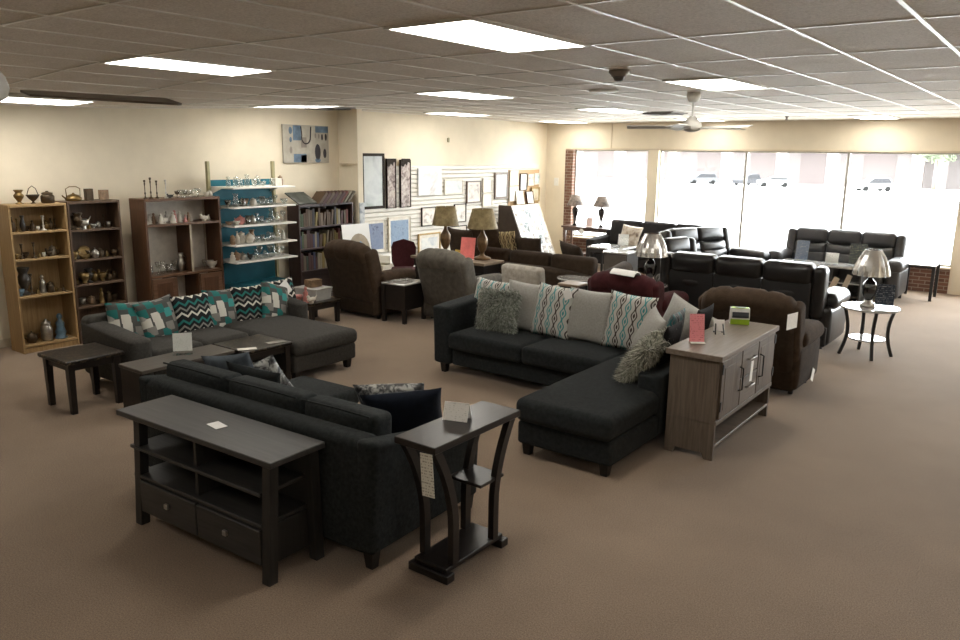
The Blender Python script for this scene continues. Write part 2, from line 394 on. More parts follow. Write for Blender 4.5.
for n, (xa, xb) in enumerate(((-9.22, -7.38), (-7.14, -5.3), (-5.3, -3.4), (-3.4, -1.52), (-1.05, 1.6), (1.6, 4.2))):
    fr = MB(); y = Y1 + .1; t = .025
    fr.box(xa, xa + t, y, y + .08, .465, 2.44).box(xb - t, xb, y, y + .08, .465, 2.44).box(xa + t, xb - t, y, y + .08, .465, .5).box(xa + t, xb - t, y, y + .08, 2.41, 2.44)
    wo = struct('window_%d' % (n + 1), fr, M_alu)
    MB().box(xa + t, xb - t, y + .035, y + .045, .5, 2.41, 0).build('pane', M_pane, wo)
struct('baseboard_left', MB().box(X0, X0 + .015, Y0, 9.25, 0, .1, .003).box(X0, X0 + .015, 9.37, Y1, 0, .1, .003), M_trim)
# slatwall on the far left wall
sw = MB()
for i in range(24):
    z = .12 + i * .082
    sw.prism([(X0 + .001, z), (X0 + .03, z + .012), (X0 + .03, z + .07), (X0 + .001, z + .082)], 9.38, 15.45, 'y')
struct('wall_slat_panel', sw, M_slat)
# ---------------------------------------------------------------- ceiling fixtures
M_frame = mat('light_frame_white', (.7, .69, .66), .4, .4, var=.03)
M_em = emit_mat('fluorescent_diffuser', (1, .96, .88), PANEL)
first = None
def light_label(ci, ri):
    c = ['in the column nearest the camera right', 'in the middle column', 'in the column by the left wall'][ci]
    r = ['nearest the camera', 'second from the camera', 'third from the camera', 'closest to the windows'][ri]
    return 'lit white fluorescent ceiling panel %s, %s' % (c, r)
for ci, x in enumerate((-2.845, -5.895, -8.945)):
    for ri, y in enumerate((3.89, 7.55, 11.21, 14.87)):
        if (ci, ri) == (0, 2): continue
        z = zc(x, y) - .004
        if first is None:
            t = first = thing('ceiling_light', light_label(ci, ri), 'ceiling light', (x, y, z), 0, 'fluorescent ceiling panels')
            MB().box(-.305, -.285, -.61, .61, -.012, .01, .002).box(.285, .305, -.61, .61, -.012, .01, .002).box(-.285, .285, -.61, -.59, -.012, .01, .002).box(-.285, .285, .59, .61, -.012, .01, .002).build('frame', M_frame, t)
            MB().box(-.285, .285, -.59, .59, -.009, .0, 0).build('diffuser', M_em, t)
        else:
            o = dup(first, (x, y, z), 0, light_label(ci, ri))
            o.rotation_euler = (math.atan((zc(x, y + .5) - zc(x, y - .5))), -math.atan((zc(x + .3, y) - zc(x - .3, y)) / .6), 0)
solo('ceiling_speaker', MB().lathe([(.005, -.02), (.13, -.022), (.155, -.012), (.16, 0)], 24), mat('grille_white', (.8, .79, .76), .5, .3), 'round white speaker grille in the ceiling beyond the smoke detector', 'speaker', (-4.15, 7.7, CH - .004))
t = thing('smoke_detector', 'grey smoke detector on the ceiling between the light panels', 'smoke detector', (-3.08, 5.96, CH - .004))
MB().lathe([(.085, 0), (.085, -.02), (.065, -.035), (.06, -.05)][::-1], 20).build('base', mat('detector_plastic', (.3, .27, .24), .5), t)
MB().lathe([(.02, -.085), (.035, -.08), (.05, -.05)], 16).build('sensor_cap', mat('detector_dark', (.1, .09, .08), .5), t)
for i, (x, y, lb) in enumerate(((-9.25, 8.4, 'dark ceiling air diffuser beside the panel near the hanging canvas'), (-5.5, 12.25, 'grey ceiling air diffuser near the far ceiling fan'))):
    t = thing('air_diffuser', lb, 'air vent', (x, y, zc(x, y) - .004))
    MB().box(-.3, .3, -.3, .3, -.012, .008, .004).build('frame', mat('vent_grey', (.22, .2, .18), .6), t)
    m = MB()
    for q in (.24, .17, .1):
        for a in (-1, 1): m.box(-q, q, a * q - .012, a * q + .012, -.03, -.012, .002).box(a * q - .012, a * q + .012, -q, q, -.03, -.012, .002)
    m.build('louvre', mat('vent_dark', (.12, .11, .1), .6), t)
solo('ceiling_sprinkler', MB().lathe([(.006, -.06), (.03, -.055), (.012, -.03), (.035, -.006), (.04, 0)], 12), mat('vent_grey', (.22, .2, .18), .6), 'small dark sprinkler head in the ceiling toward the windows', 'sprinkler', (-4.06, 14.09, CH - .004))
def fan(name_label, loc, drop, ang, white, nb=5, ms=1.0):
    t = thing('ceiling_fan', name_label, 'ceiling fan', loc, 0, 'ceiling fans')
    mm = mat('fan_metal_white', (.55, .53, .48), .35, .5, .0) ; mb_ = mat('fan_blade_white', (.6, .58, .54), .5) if white else mat('fan_blade_brown', (.1, .075, .055), .45)
    MB().lathe([(.07, 0), (.075, -.05), (.05, -.1), (.02, -.11)][::-1], 20).build('canopy', mm, t)
    MB().cyl((0, 0, 0), .012, -drop + .1, -.1, 10).build('downrod', mm, t)
    MB().lathe([(.03, .11), (.045, .085), (.075, .07), (.1, .035), (.11, .0), (.1, -.03), (.07, -.05), (.03, -.06), (.005, -.062)][::-1], 24, (0, 0, -drop)).build('motor', mm, t)
    for k in range(nb):
        a = ang + k * 2 * pi / nb; T = Matrix.Rotation(a, 4, 'Z') @ Matrix.Translation((0, 0, -drop - .01)) @ Matrix.Rotation(radians(11), 4, 'X')
        b = MB().prism([(.16, -.045), (.3, -.06), (.68, -.07), (.7, -.06), (.7, .06), (.68, .07), (.3, .06), (.16, .045)], -.004, .004, 'z', T).build('blade', mb_, t)
        MB().prism([(.07, -.02), (.2, -.035), (.24, 0), (.2, .035), (.07, .02)], -.012, -.004, 'z', T).build('blade_arm', mm, b)
fan('white ceiling fan hanging on a downrod toward the windows', (-3.43, 8.41, CH - .004), .36, radians(60), True)
fan('brown-bladed ceiling fan cut off at the top left of the picture', (-2.95, 1.12, CH - .004), .475, radians(85), False, 3)
# ---------------------------------------------------------------- outdoors beyond the glass
M_lot = mat('pale_concrete', (.5, .49, .47), .8, var=.08, scale=.4)
go = MB(); go.add([(-220, 16.06, -.05), (100, 16.06, -.05), (100, 195, -3.593), (-220, 195, -3.593), (-220, 16.06, -.3), (100, 16.06, -.3), (100, 195, -4.5), (-220, 195, -4.5)], [(0, 1, 2, 3), (7, 6, 5, 4), (0, 4, 5, 1), (1, 5, 6, 2), (2, 6, 7, 3), (3, 7, 4, 0)])
struct('ground_outside', go, M_lot)
def gz(y): return -.05 - .0198 * (y - 16.06)
M_fac = mat('outside_pink_stucco', (.172, .152, .146), .8, var=.05); M_facd = mat('outside_dark_brick', (.13, .108, .104), .8, var=.1)
t = thing('shop_building', 'pale low commercial building with columns across the parking lot', 'building', (0, 150, gz(150)))
MB().box(-120, 30, 0, 8, -.3, 11.5, 0).build('facade', M_fac, t)
M_oc = mat('outside_column', (.22, .19, .18), .8)
for x in (-98, -84, -74, -62.5, -52, -42, -33.5, -20.5, -17.2, -8, -2): MB().box(x - .9, x + .9, -5.2, -3.6, 0, 7.4, .02).build('column', M_oc, t)
MB().box(-120, 30, -5.6, 0, 7.4, 8.6, .02).build('canopy', M_oc, t)
for x in (-90, -79, -68, -57, -46.5, -37.5, -27, -12): MB().box(x - 2.6, x + 2.6, -.05, .1, .3, 5.6, .02).build('shop_window', M_facd, t)
def car(label, x, y, rz, body, suv=True):
    t = thing('parked_car', label, 'car', (x, y, gz(y) - .02), rz, 'cars in the parking lot')
    bm = mat('car_paint_' + body, {'white': (.14, .14, .14), 'dark': (.03, .03, .033), 'silver': (.06, .06, .062)}[body], .6, .15, var=.02)
    h = 1.75 if suv else 1.45
    MB().prism([(-2.3, .35), (-2.35, .8), (-2.2, 1.0), (-1.2, 1.05), (1.9, 1.1), (2.3, 1.0), (2.35, .5), (2.25, .35)], -.9, .9, 'y').prism([(-1.3, 1.04), (-.5, h - .05), (-.2, h), (1.7, h), (2.15, 1.08)], -.78, .78, 'y').build('body', bm, t)
    MB().prism([(-1.1, 1.08), (-.45, h - .12), (1.6, h - .1), (1.95, 1.1)], -.8, .8, 'y').build('side_glass', mat('car_glass_dark', (.026, .026, .028), .6, .1), t)
    for sx in (-1.45, 1.45):
        for sy in (-.84, .84): MB().lathe([(.2, -.11), (.34, -.11), (.34, .11), (.2, .11)], 18, M=Matrix.Translation((sx, sy, .34)) @ Matrix.Rotation(pi / 2, 4, 'X')).build('wheel', mat('car_tyre', (.012, .012, .012), .9, .05), t)
car('white utility vehicle parked behind the third big pane', -20.6, 112, radians(40), 'white')
car('white car parked beyond the second big pane', -35.0, 118, radians(25), 'white', False)
car('dark car beside the white one in the lot', -40.2, 122, radians(70), 'dark')
car('silver car seen beyond the first big pane', -46.6, 120, radians(35), 'silver')
def tree(label, x, y, h):
    t = thing('street_tree', label, 'tree', (x, y, gz(y) - .1), 0, 'trees beyond the lot')
    MB().tube([(0, 0, 0), (.1, 0, h * .3), (0, .1, h * .6)], .2, rs=[.25, .18, .08]).build('trunk', mat('bark_outside', (.12, .1, .08), .9), t)
    m = MB(); rr = random.Random(int(x * 10))
    for i in range(500):
        a = rr.uniform(0, 2 * pi); el = rr.uniform(-.8, 1.5); q = rr.uniform(.6, 1) * h * .3
        p = Vector((q * cos(a) * cos(el), q * sin(a) * cos(el), h * .66 + q * sin(el) * 1.05)); d = Vector((rr.uniform(-1, 1), rr.uniform(-1, 1), rr.uniform(-1, 1))).normalized() * .6; e = d.cross(Vector((.3, .5, .8))).normalized() * .4
        m.add([tuple(p - d), tuple(p + e), tuple(p + d), tuple(p - e)], [(0, 1, 2, 3)])
    m.build('crown', mat('leaf_outside', (.13, .15, .1), .8), t)
tree('green tree beyond the parking lot above the white utility vehicle', -17.0, 138, 10); tree('green tree at the right edge of the last pane', -7.5, 138, 10)
# ================================================================ UPHOLSTERY
def fabric(name, col, var=.25, sc=14, rough=.95, sheen=.03, bump=.35): return mat(name, col, rough, .15, var=var, scale=sc, bump=bump, bscale=260, sheen=sheen)
M_char = fabric('charcoal_chenille', (.0185, .0215, .0215), .45, 38, bump=.6); M_slate = fabric('slate_fabric', (.0165, .019, .0195), .35, 30, bump=.5); M_gry = fabric('grey_tweed', (.048, .045, .04), sc=40)
M_foot = mat('black_wood_foot', (.012, .01, .009), .4, .4)
M_brown = fabric('brown_microfibre', (.052, .033, .02)); M_brn2 = fabric('dark_brown_fabric', (.042, .028, .018)); M_taupe = fabric('taupe_microfibre', (.13, .118, .1))
M_burg = fabric('burgundy_velvet', (.05, .011, .013)); M_beige = fabric('beige_fabric', (.4, .37, .32)); M_dksofa = fabric('black_fabric', (.024, .022, .022))
def leather(name, col, rough=.33): return mat(name, col, rough, .5, var=.2, scale=5, bump=.12, bscale=90)
M_lblk = leather('black_leather', (.013, .0115, .011)); M_lgry = leather('charcoal_leather', (.04, .039, .04), .42); M_lback = leather('black_vinyl', (.007, .006, .006), .55)
M_wht = mat('white_card', (.86, .85, .82), .6, .3, var=.02)
def legs(par, pts, h=.09, s=.055, mt=None, name='leg'):
    for (x, y) in pts:
        T = Matrix.Translation((x, y, 0)); a = s / 2; b = s * .36
        MB().add([(-b, -b, 0), (b, -b, 0), (b, b, 0), (-b, b, 0), (-a, -a, h), (a, -a, h), (a, a, h), (-a, a, h)], [(3, 2, 1, 0), (4, 5, 6, 7), (0, 1, 5, 4), (1, 2, 6, 5), (2, 3, 7, 6), (3, 0, 4, 7)], M=T).build(name, mt or M_foot, par)
def cushion(par, name, x0, x1, y0, y1, z0, z1, mt, r=.05, puff=.025, M=None, **kw):
    return MB().soft(((x0 + x1) / 2, (y0 + y1) / 2, (z0 + z1) / 2), (abs(x1 - x0), abs(y1 - y0), abs(z1 - z0)), r, k=3, m=5, puff=puff, M=M, **kw).build(name, mt, par)
def tilted(par, name, x0, x1, yb, z0, h, t, tilt, mt, r=.06, puffy=.03):
    "an upright cushion leaning back by tilt degrees, its lower back edge at y = yb"
    T = Matrix.Translation((0, yb, z0)) @ Matrix.Rotation(-radians(tilt), 4, 'X')
    return MB().soft(((x0 + x1) / 2, -t / 2, h / 2), (x1 - x0, t, h), r, k=3, m=5, puffy=puffy, M=T).build(name, mt, par)
# ---- pillows
M_chev = chevron_mat(); M_blk = blocks_mat(); M_ogee = ogee_mat(); M_plain = fabric('pale_grey_weave', (.36, .35, .32), var=.12, sc=60)
M_navy = fabric('navy_velvet', (.006, .009, .017), sheen=.05); M_damask = print_mat('damask_fabric', (.5, .5, .47), (.02, .022, .024), blob=(.1, .1, .1), scale=16); M_bluegrey = fabric('blue_grey_fabric', (.07, .085, .1))
def pillow_mb(w, h, t, n=12):
    m = MB(); vs = []; ix = {}
    for s in (1, -1):
        for j in range(n + 1):
            for i in range(n + 1):
                u = -1 + 2 * i / n; v = -1 + 2 * j / n
                u = math.copysign(abs(u) ** .8, u); v = math.copysign(abs(v) ** .8, v)
                e = max(0, (1 - abs(u) ** 2.6)) ** .55 * max(0, (1 - abs(v) ** 2.6)) ** .55
                x = u * w / 2 * (1 - .07 * (1 - v * v)); z = v * h / 2 * (1 - .07 * (1 - u * u))
                if s < 0 and (i in (0, n) or j in (0, n)): ix[(s, i, j)] = ix[(1, i, j)]; continue
                ix[(s, i, j)] = len(vs); vs.append((x, -s * t / 2 * e, z))
    fs = []
    for s in (1, -1):
        for j in range(n):
            for i in range(n):
                q = [ix[(s, i, j)], ix[(s, i + 1, j)], ix[(s, i + 1, j + 1)], ix[(s, i, j + 1)]]; fs.append(q if s > 0 else q[::-1])
    return m.add(vs, fs, True)
def pillow(label, loc, rz=0, tilt=18, roll=0, w=.48, h=.48, t=.17, mt=None, group=None, fur=None):
    "loc is the middle of the pillow; it faces -y before rz; tilt leans its top backwards"
    E = (Matrix.Rotation(rz, 3, 'Z') @ Matrix.Rotation(-radians(tilt), 3, 'X') @ Matrix.Rotation(radians(roll), 3, 'Y')).to_euler()
    if not fur:
        return solo('throw_pillow', pillow_mb(w, h, t), mt, label, 'pillow', loc, E, group)
    p = thing('throw_pillow', label, 'pillow', loc, 0, group); p.rotation_euler = E
    base = pillow_mb(w, h, t, 14); base.build('cover', fur[0], p)
    m = MB(); rr = random.Random(len(label)); 
    for f in base.f:
        q = [Vector(base.v[i]) for i in f]; nrm = (q[2] - q[0]).cross(q[3] - q[1])
        if nrm.length < 1e-9: continue
        nrm.normalize()
        for _ in range(16):
            a, b = rr.random(), rr.random(); o = q[0].lerp(q[1], a).lerp(q[3].lerp(q[2], a), b)
            d = (nrm * .6 + Vector((rr.uniform(-1, 1), rr.uniform(-.4, .4), rr.uniform(-1.0, .8)))).normalized(); ln = rr.uniform(.035, .08)
            sd = d.cross(Vector((rr.uniform(-1, 1), rr.uniform(-1, 1), rr.uniform(-1, 1)))).normalized() * .004
            m1 = o + d * ln * .55; tp = o + d * ln + Vector((0, 0, -ln * .35))
            m.add([tuple(o - sd), tuple(o + sd), tuple(m1 + sd * .8), tuple(m1 - sd * .8), tuple(tp)], [(0, 1, 2, 3), (3, 2, 4)])
    fo = m.build('fur', fur, p); fo.data.polygons.foreach_set('material_index', [i // 2 % len(fur) for i in range(len(fo.data.polygons))]); fo['kind'] = 'stuff'
    return p
# ---------------------------------------------------------------- sofas
def side_arm(par, x0, x1, y0, y1, z0, zf, zb, mt, r=.05, flare=0):
    "an arm running front (y0) to back (y1), top sloping from zf at the front to zb at the back"
    d = (x1 - x0, y1 - y0, 1.0)
    def fn(o, u):
        yy = (o[1] / d[1]) + .5; top = zf + (zb - zf) * yy; zz = (o[2] + .5) 
        o[2] = zz * (top - z0) - .5; o[0] += flare * zz * zz; return o
    return MB().soft(((x0 + x1) / 2, (y0 + y1) / 2, z0 + .5), d, r, k=3, m=4, fn=fn).build('arm', mt, par)
# -- mid sofa (its back to the camera)
def mid_sofa():
    t = thing('sofa', 'charcoal sofa with its back to the camera behind the dark television stand', 'sofa', (-3.97, 2.8, 0), B_ + radians(2.5))
    W = 1.1; D = 1.06          # local: front is -y, so the back is at y=0 .. after B_ the back faces the camera
    m = M_char
    cushion(t, 'base', -W + .05, W - .05, -D + .06, -.02, .09, .32, m, .03, 0)
    MB().soft((0, -.09, .43), (2 * W - .12, .18, .7), .06, k=3, m=6, puffy=.015).build('back_frame', m, t)
    for s in (-1, 1):
        x0, x1 = (s * W, s * (W - .15)) if s < 0 else (s * (W - .15), s * W)
        side_arm(t, x0, x1, -D, 0, .1, .6, .79, m, .05, flare=.02 * s)
    xs = [-W + .13, -.36, .37, W - .04]
    for i in range(3):
        cushion(t, 'seat_cushion', xs[i] + .005, xs[i + 1] - .005, -D if i < 2 else -1.5, -.22, .32, .46, m, .045, .02)
        b = tilted(t, 'back_cushion', xs[i] + .005, xs[i + 1] - .005, -.17, .45, .41, .17, -3, m, .045, .06)
        MB().tube([(xs[i] + .03, -.17, .855), ((xs[i] + xs[i + 1]) / 2, -.165, .862), (xs[i + 1] - .03, -.17, .855)], .006, 6).build('piping', m, b)
    cushion(t, 'chaise_base', .36, W - .15, -1.5, -D + .05, .09, .32, m, .03, 0)
    legs(t, [(-W + .06, -D + .06), (W - .06, -D + .06), (-W + .06, -.06), (W - .06, -.06), (.42, -1.44), (W - .22, -1.44)], .1, .07)
    return t
mid_sofa()
# -- sectional on the right
def sectional():
    t = thing('sectional_sofa', 'charcoal sectional with chaise and row of patterned pillows beside the grey wood cabinet', 'sofa', (0, 0, 0), 0)
    m = M_slate
    side_arm(t, -5.34, -5.1, 6.27, 7.25, .1, .73, .78, m, .05, flare=-.02)
    cushion(t, 'base', -5.1, -3.24, 6.3, 7.2, .1, .29, m, .03, 0)
    MB().soft((-3.87, 7.13, .42), (2.5, .2, .64), .06, k=3, m=6).build('back_frame', m, t)
    cushion(t, 'seat_cushion', -5.1, -4.17, 6.22, 7.02, .29, .47, m, .05, .025); cushion(t, 'seat_cushion', -4.165, -3.25, 6.22, 7.02, .29, .47, m, .05, .025)
    cushion(t, 'chaise_base', -3.25, -2.42, 4.84, 7.1, .1, .29, m, .03, 0)
    cushion(t, 'chaise_cushion', -3.26, -2.42, 4.8, 7.02, .29, .48, m, .06, .03)
    side_arm(t, -2.62, -2.41, 5.62, 7.25, .12, .62, .76, m, .05)
    legs(t, [(-5.22, 6.34), (-5.22, 7.18), (-3.19, 4.92), (-2.5, 4.92), (-2.5, 7.1)], .1, .075)
sectional()
G1 = 'throw pillows on the charcoal sectional'
M_fur1 = [mat('green_grey_fur', (.32, .34, .29), .9, .2, var=.3), mat('green_grey_fur_dark', (.15, .165, .14), .9, .2, var=.3), mat('green_grey_fur_light', (.48, .5, .45), .9, .2, var=.3)]
M_fur2 = [mat('beige_fur', (.38, .38, .31), .9, .2, var=.25), mat('beige_fur_light', (.52, .51, .44), .9, .2, var=.25), mat('beige_fur_dark', (.15, .15, .12), .9, .2, var=.25)]
pillow('teal and brown ogee print pillow in the sectional corner behind the dark fur pillow', (-5.0, 6.86, .72), 0, 16, 3, .5, .52, .16, M_ogee, G1)
pillow('shaggy grey-green fur pillow at the left arm of the charcoal sectional', (-4.72, 6.62, .7), 0, 14, -2, .47, .44, .16, None, G1, M_fur1)
pillow('plain pale grey pillow between the fur pillow and a printed pillow', (-4.52, 6.86, .73), radians(4), 15, 2, .54, .54, .17, M_plain, G1)
pillow('teal and brown ogee print pillow in the middle of the sectional back', (-4.14, 6.8, .74), radians(-4), 14, 2, .5, .56, .16, M_ogee, G1)
pk = pillow('plain pale grey pillow with a white price tag at its upper left corner', (-3.72, 6.82, .74), radians(2), 14, 1, .54, .55, .17, M_plain, G1)
pillow('teal and brown ogee print pillow right of the tagged plain pillow', (-3.27, 6.78, .75), radians(-3), 14, 2, .52, .57, .16, M_ogee, G1)
pillow('plain pale pillow leaning in front of the right-hand ogee print pillow', (-2.9, 6.42, .74), radians(-50), 24, 8, .48, .48, .15, M_plain, G1)
pillow('long-haired beige fur pillow draped over the chaise arm near the cabinet', (-2.66, 5.86, .71), radians(-80), 38, 12, .5, .42, .15, None, G1, M_fur2)
pillow('plain pale grey pillow lying along the sectional corner behind the cabinet', (-2.72, 6.85, .74), radians(-12), 16, 18, .62, .5, .17, M_plain, G1)
pillow('dark teal ogee print pillow standing between two black pillows by the cabinet', (-2.66, 6.42, .8), radians(-84), 10, 0, .4, .42, .11, ogee_mat('ogee_dark', (.16, .17, .17), (.03, .16, .17), (.02, .018, .018)), G1)
pillow('black pillow in front of the dark teal print pillow', (-2.56, 6.1, .76), radians(-85), 12, 0, .42, .42, .1, fabric('black_velvet', (.012, .011, .011)), G1)
pillow('black pillow behind the dark teal print pillow', (-2.52, 6.72, .8), radians(-88), 8, 0, .42, .44, .1, fabric('black_velvet', (.012, .011, .011)), G1)
tg = solo('price_tag', MB().box(-.045, .045, -.002, .002, -.1, 0, .0005), M_wht, 'square white price tag on the corner of a plain grey sectional pillow', 'tag', (-3.95, 6.72, 1.0), (-.2, radians(-28), 0))
# -- grey sectional by the bookcases
def left_sectional():
    t = thing('sectional_sofa', 'mid grey sectional with chevron pillows and chaise in front of the bookcases', 'sofa', (0, 0, 0), 0)
    m = M_gry
    MB().soft((-7.7, 4.85, .41), (.2, 2.34, .58), .06, k=3, m=6).build('back_frame', m, t)
    for (y0, y1, xf) in ((3.67, 3.89, -6.8), (5.88, 6.06, -7.08)):
        d = (xf + 7.8, y1 - y0, 1.0)
        def fn(o, u):
            q = o[0] / d[0] + .5; top = .66 + (.58 - .66) * q; o[2] = (o[2] + .5) * (top - .1) - .5; return o
        MB().soft(((xf - 7.8) / 2, (y0 + y1) / 2, .6), d, .07, k=3, m=4, fn=fn).build('arm', m, t)
    cushion(t, 'base', -7.62, -6.82, 3.88, 5.0, .1, .29, m, .03, 0)
    cushion(t, 'seat_cushion', -7.6, -6.8, 3.9, 4.44, .29, .44, m, .05, .02); cushion(t, 'seat_cushion', -7.6, -6.8, 4.45, 4.99, .29, .44, m, .05, .02)
    cushion(t, 'chaise_base', -7.7, -6.1, 5.0, 5.86, .1, .28, m, .03, 0); cushion(t, 'chaise_cushion', -7.68, -6.06, 5.0, 5.87, .28, .44, m, .06, .025)
    legs(t, [(-6.88, 3.75), (-7.72, 3.75), (-6.18, 5.07), (-6.18, 5.79), (-7.18, 5.97), (-7.72, 5.97)], .1, .075)
left_sectional()
G2 = 'scatter pillows on the grey sectional'
for i, (y, mt, lb, dx, w) in enumerate((
        (4.02, M_blk, 'teal and grey block print pillow at the near arm of the grey sectional', .0, .46),
        (4.3, M_blk, 'teal and grey block print pillow just left of the nearest chevron pillow', .06, .46),
        (4.68, M_chev, 'black and teal chevron pillow nearest the camera on the grey sectional', .1, .45),
        (5.06, M_blk, 'teal and grey block print pillow between the two nearer chevron pillows', .06, .46),
        (5.4, M_chev, 'black and teal chevron pillow in the middle of the grey sectional', .1, .42),
        (5.72, M_blk, 'tilted block print pillow between the two farther chevron pillows', .16, .44),
        (5.93, M_chev, 'black and teal chevron pillow with white tag by the far arm', .02, .46))):
    pillow(lb, (-7.48 + dx, y + .02, .59), R_ + radians((-6, 4, -2, 7, -4, 10, 0)[i]), 17, (4, -6, 0, 5, 2, 18, -2)[i], w, .48, .15, mt, G2)
solo('price_tag', MB().box(-.06, .06, -.002, .002, -.17, 0, .0005), M_wht, 'long white price tag hanging on the far chevron pillow', 'tag', (-7.38, 5.9, .8), (0, radians(-35), R_))
# -- pillows on the mid sofa
G3 = 'throw pillows on the sofa behind the television stand'
pillow('navy velvet pillow at the right end of the sofa near the slim side table', (-3.27, 3.56, .66), radians(222), 26, 6, .52, .46, .16, M_navy, G3)
pillow('black and white damask pillow lying behind the navy one', (-3.62, 3.82, .6), radians(215), 30, 4, .5, .44, .15, M_damask, G3)
pillow('blue-grey pillow against the far left end of the charcoal sofa', (-4.86, 3.4, .66), radians(200), 15, 10, .44, .42, .16, M_bluegrey, G3)
pillow('black and white damask pillow leaning beside the blue-grey pillow', (-4.82, 3.6, .57), radians(225), 24, 24, .46, .44, .14, M_damask, G3)
pillow('dark slate pillow between the damask pillow and the sofa back', (-4.6, 3.4, .62), radians(200), 20, -8, .44, .42, .15, M_slate, G3)
pillow('olive grey pillow with a pointed corner, farthest left on the charcoal sofa', (-5.12, 3.6, .6), radians(170), 40, 20, .42, .4, .14, M_taupe, G3)
# ---------------------------------------------------------------- recliners
def recliner(label, loc, rz, mt, back, w=1.0, lean=14, h=1.0, arms=True, cat='recliner'):
    t = thing('recliner', label, cat, loc, rz, 'recliners')
    a = .22; D = .9
    cushion(t, 'base', -w / 2 + .04, w / 2 - .04, -D + .12, -.06, .05, .3, back, .04, 0)
    cushion(t, 'seat_cushion', -w / 2 + a, w / 2 - a, -D, -.22, .3, .5, mt, .08, .03)
    MB().soft((0, -D + .03, .26), (w - 2 * a - .01, .12, .34), .05, k=3, m=4, puffy=.03).build('footrest', mt, t)
    T = Matrix.Translation((0, -.12, .22)) @ Matrix.Rotation(-radians(lean), 4, 'X') @ Matrix.Diagonal((1, 1, h, 1))
    bw = w - .12
    MB().soft((0, -.03, .36), (bw, .18, .72), .07, k=3, m=5, puffy=.03, M=T).build('backrest', back, t)
    MB().soft((0, -.13, .34), (bw - .06, .14, .42), .06, k=3, m=5, puffy=.05, M=T).build('lumbar_pad', mt, t)
    def crease(o, u):       # one long rolled headrest pulled in at two tufted seams
        k_ = 1 - .13 * math.exp(-((abs(u[0]) - .36) / .04) ** 2) - .1 * math.exp(-((abs(u[0]) - .74) / .04) ** 2); o[1] *= k_; o[2] = o[2] * k_ - .07 * abs(u[0]) ** 3; return o
    MB().soft((0, -.05, .7), (bw + .02, .28, .3), .13, k=4, m=16, fn=crease, M=T).build('headrest_pad', mt, t)
    for s in (-1, 1):       # wings down the side of the back
        MB().soft((s * (bw / 2 - .02), -.1, .42), (.13, .24, .62), .06, k=3, m=4, M=T).build('wing', mt, t)
    for s in (-1, 1):
        MB().soft((s * (w / 2 - a / 2), -D / 2 - .02, .29), (a - .02, D - .1, .46), .06, k=3, m=4, puffx=.02).build('arm_panel', back if arms else mt, t)
        MB().soft((s * (w / 2 - a / 2), -D / 2 - .06, .57), (a + .05, D - .16, .18), .085, k=4, m=4, puff=.02).build('arm_pad', mt, t)
    for (x, y) in ((-w / 2 + .1, -.2), (w / 2 - .1, -.2), (-w / 2 + .1, -D + .2), (w / 2 - .1, -D + .2)): MB().cyl((x, y, 0), .025, 0, .07, 10).build('foot', M_foot, t)
    return t
recliner('brown microfibre recliner with white tags beside the grey wood cabinet', (-2.43, 7.72, 0), B_, M_brown, M_brn2, 1.06, 14, 1.0)
recliner('brown recliner with a rounded back in front of the dark book shelves', (-8.12, 7.68, 0), B_ - radians(4), M_brown, M_brn2, 1.02, 14, 1.06)
recliner('taupe grey recliner seen from behind, beside the lamp table', (-6.76, 8.14, 0), B_ - radians(3), M_taupe, fabric('taupe_back', (.1, .09, .077)), .95, 16)
recliner('burgundy recliner behind the pillow row with a white cloth on top', (-4.22, 8.48, 0), B_ - radians(2), M_burg, M_burg, 1.0, 12, .86)
solo('headrest_cloth', MB().soft((0, 0, 0), (.34, .16, .014), .006, k=2, m=4, fn=lambda o, u: [o[0], o[1], o[2] - .05 * u[1] ** 2]), M_wht, 'white paper cover on top of the burgundy recliner', 'cover', (-4.14, 8.42, .99), (0, .03, -.1))
def hang_tag(label, loc, rot, w=.07, h=.14, mt=None): return solo('hang_tag', MB().box(-w / 2, w / 2, -.0015, .0015, -h, 0, .0005), mt or M_wht, label, 'tag', loc, rot)
M_cardtxt = print_mat('printed_card', (.86, .85, .82), (.66, .65, .62), 90, .58)
hang_tag('white printed tag on the upper side of the brown recliner by the cabinet', (-1.945, 7.52, .9), (0, 0, R_ - .2), .2, .15, M_cardtxt)
hang_tag('small white tag hanging low on the brown recliner side near the floor', (-1.885, 8.3, .2), (0, radians(25), R_), .1, .13)
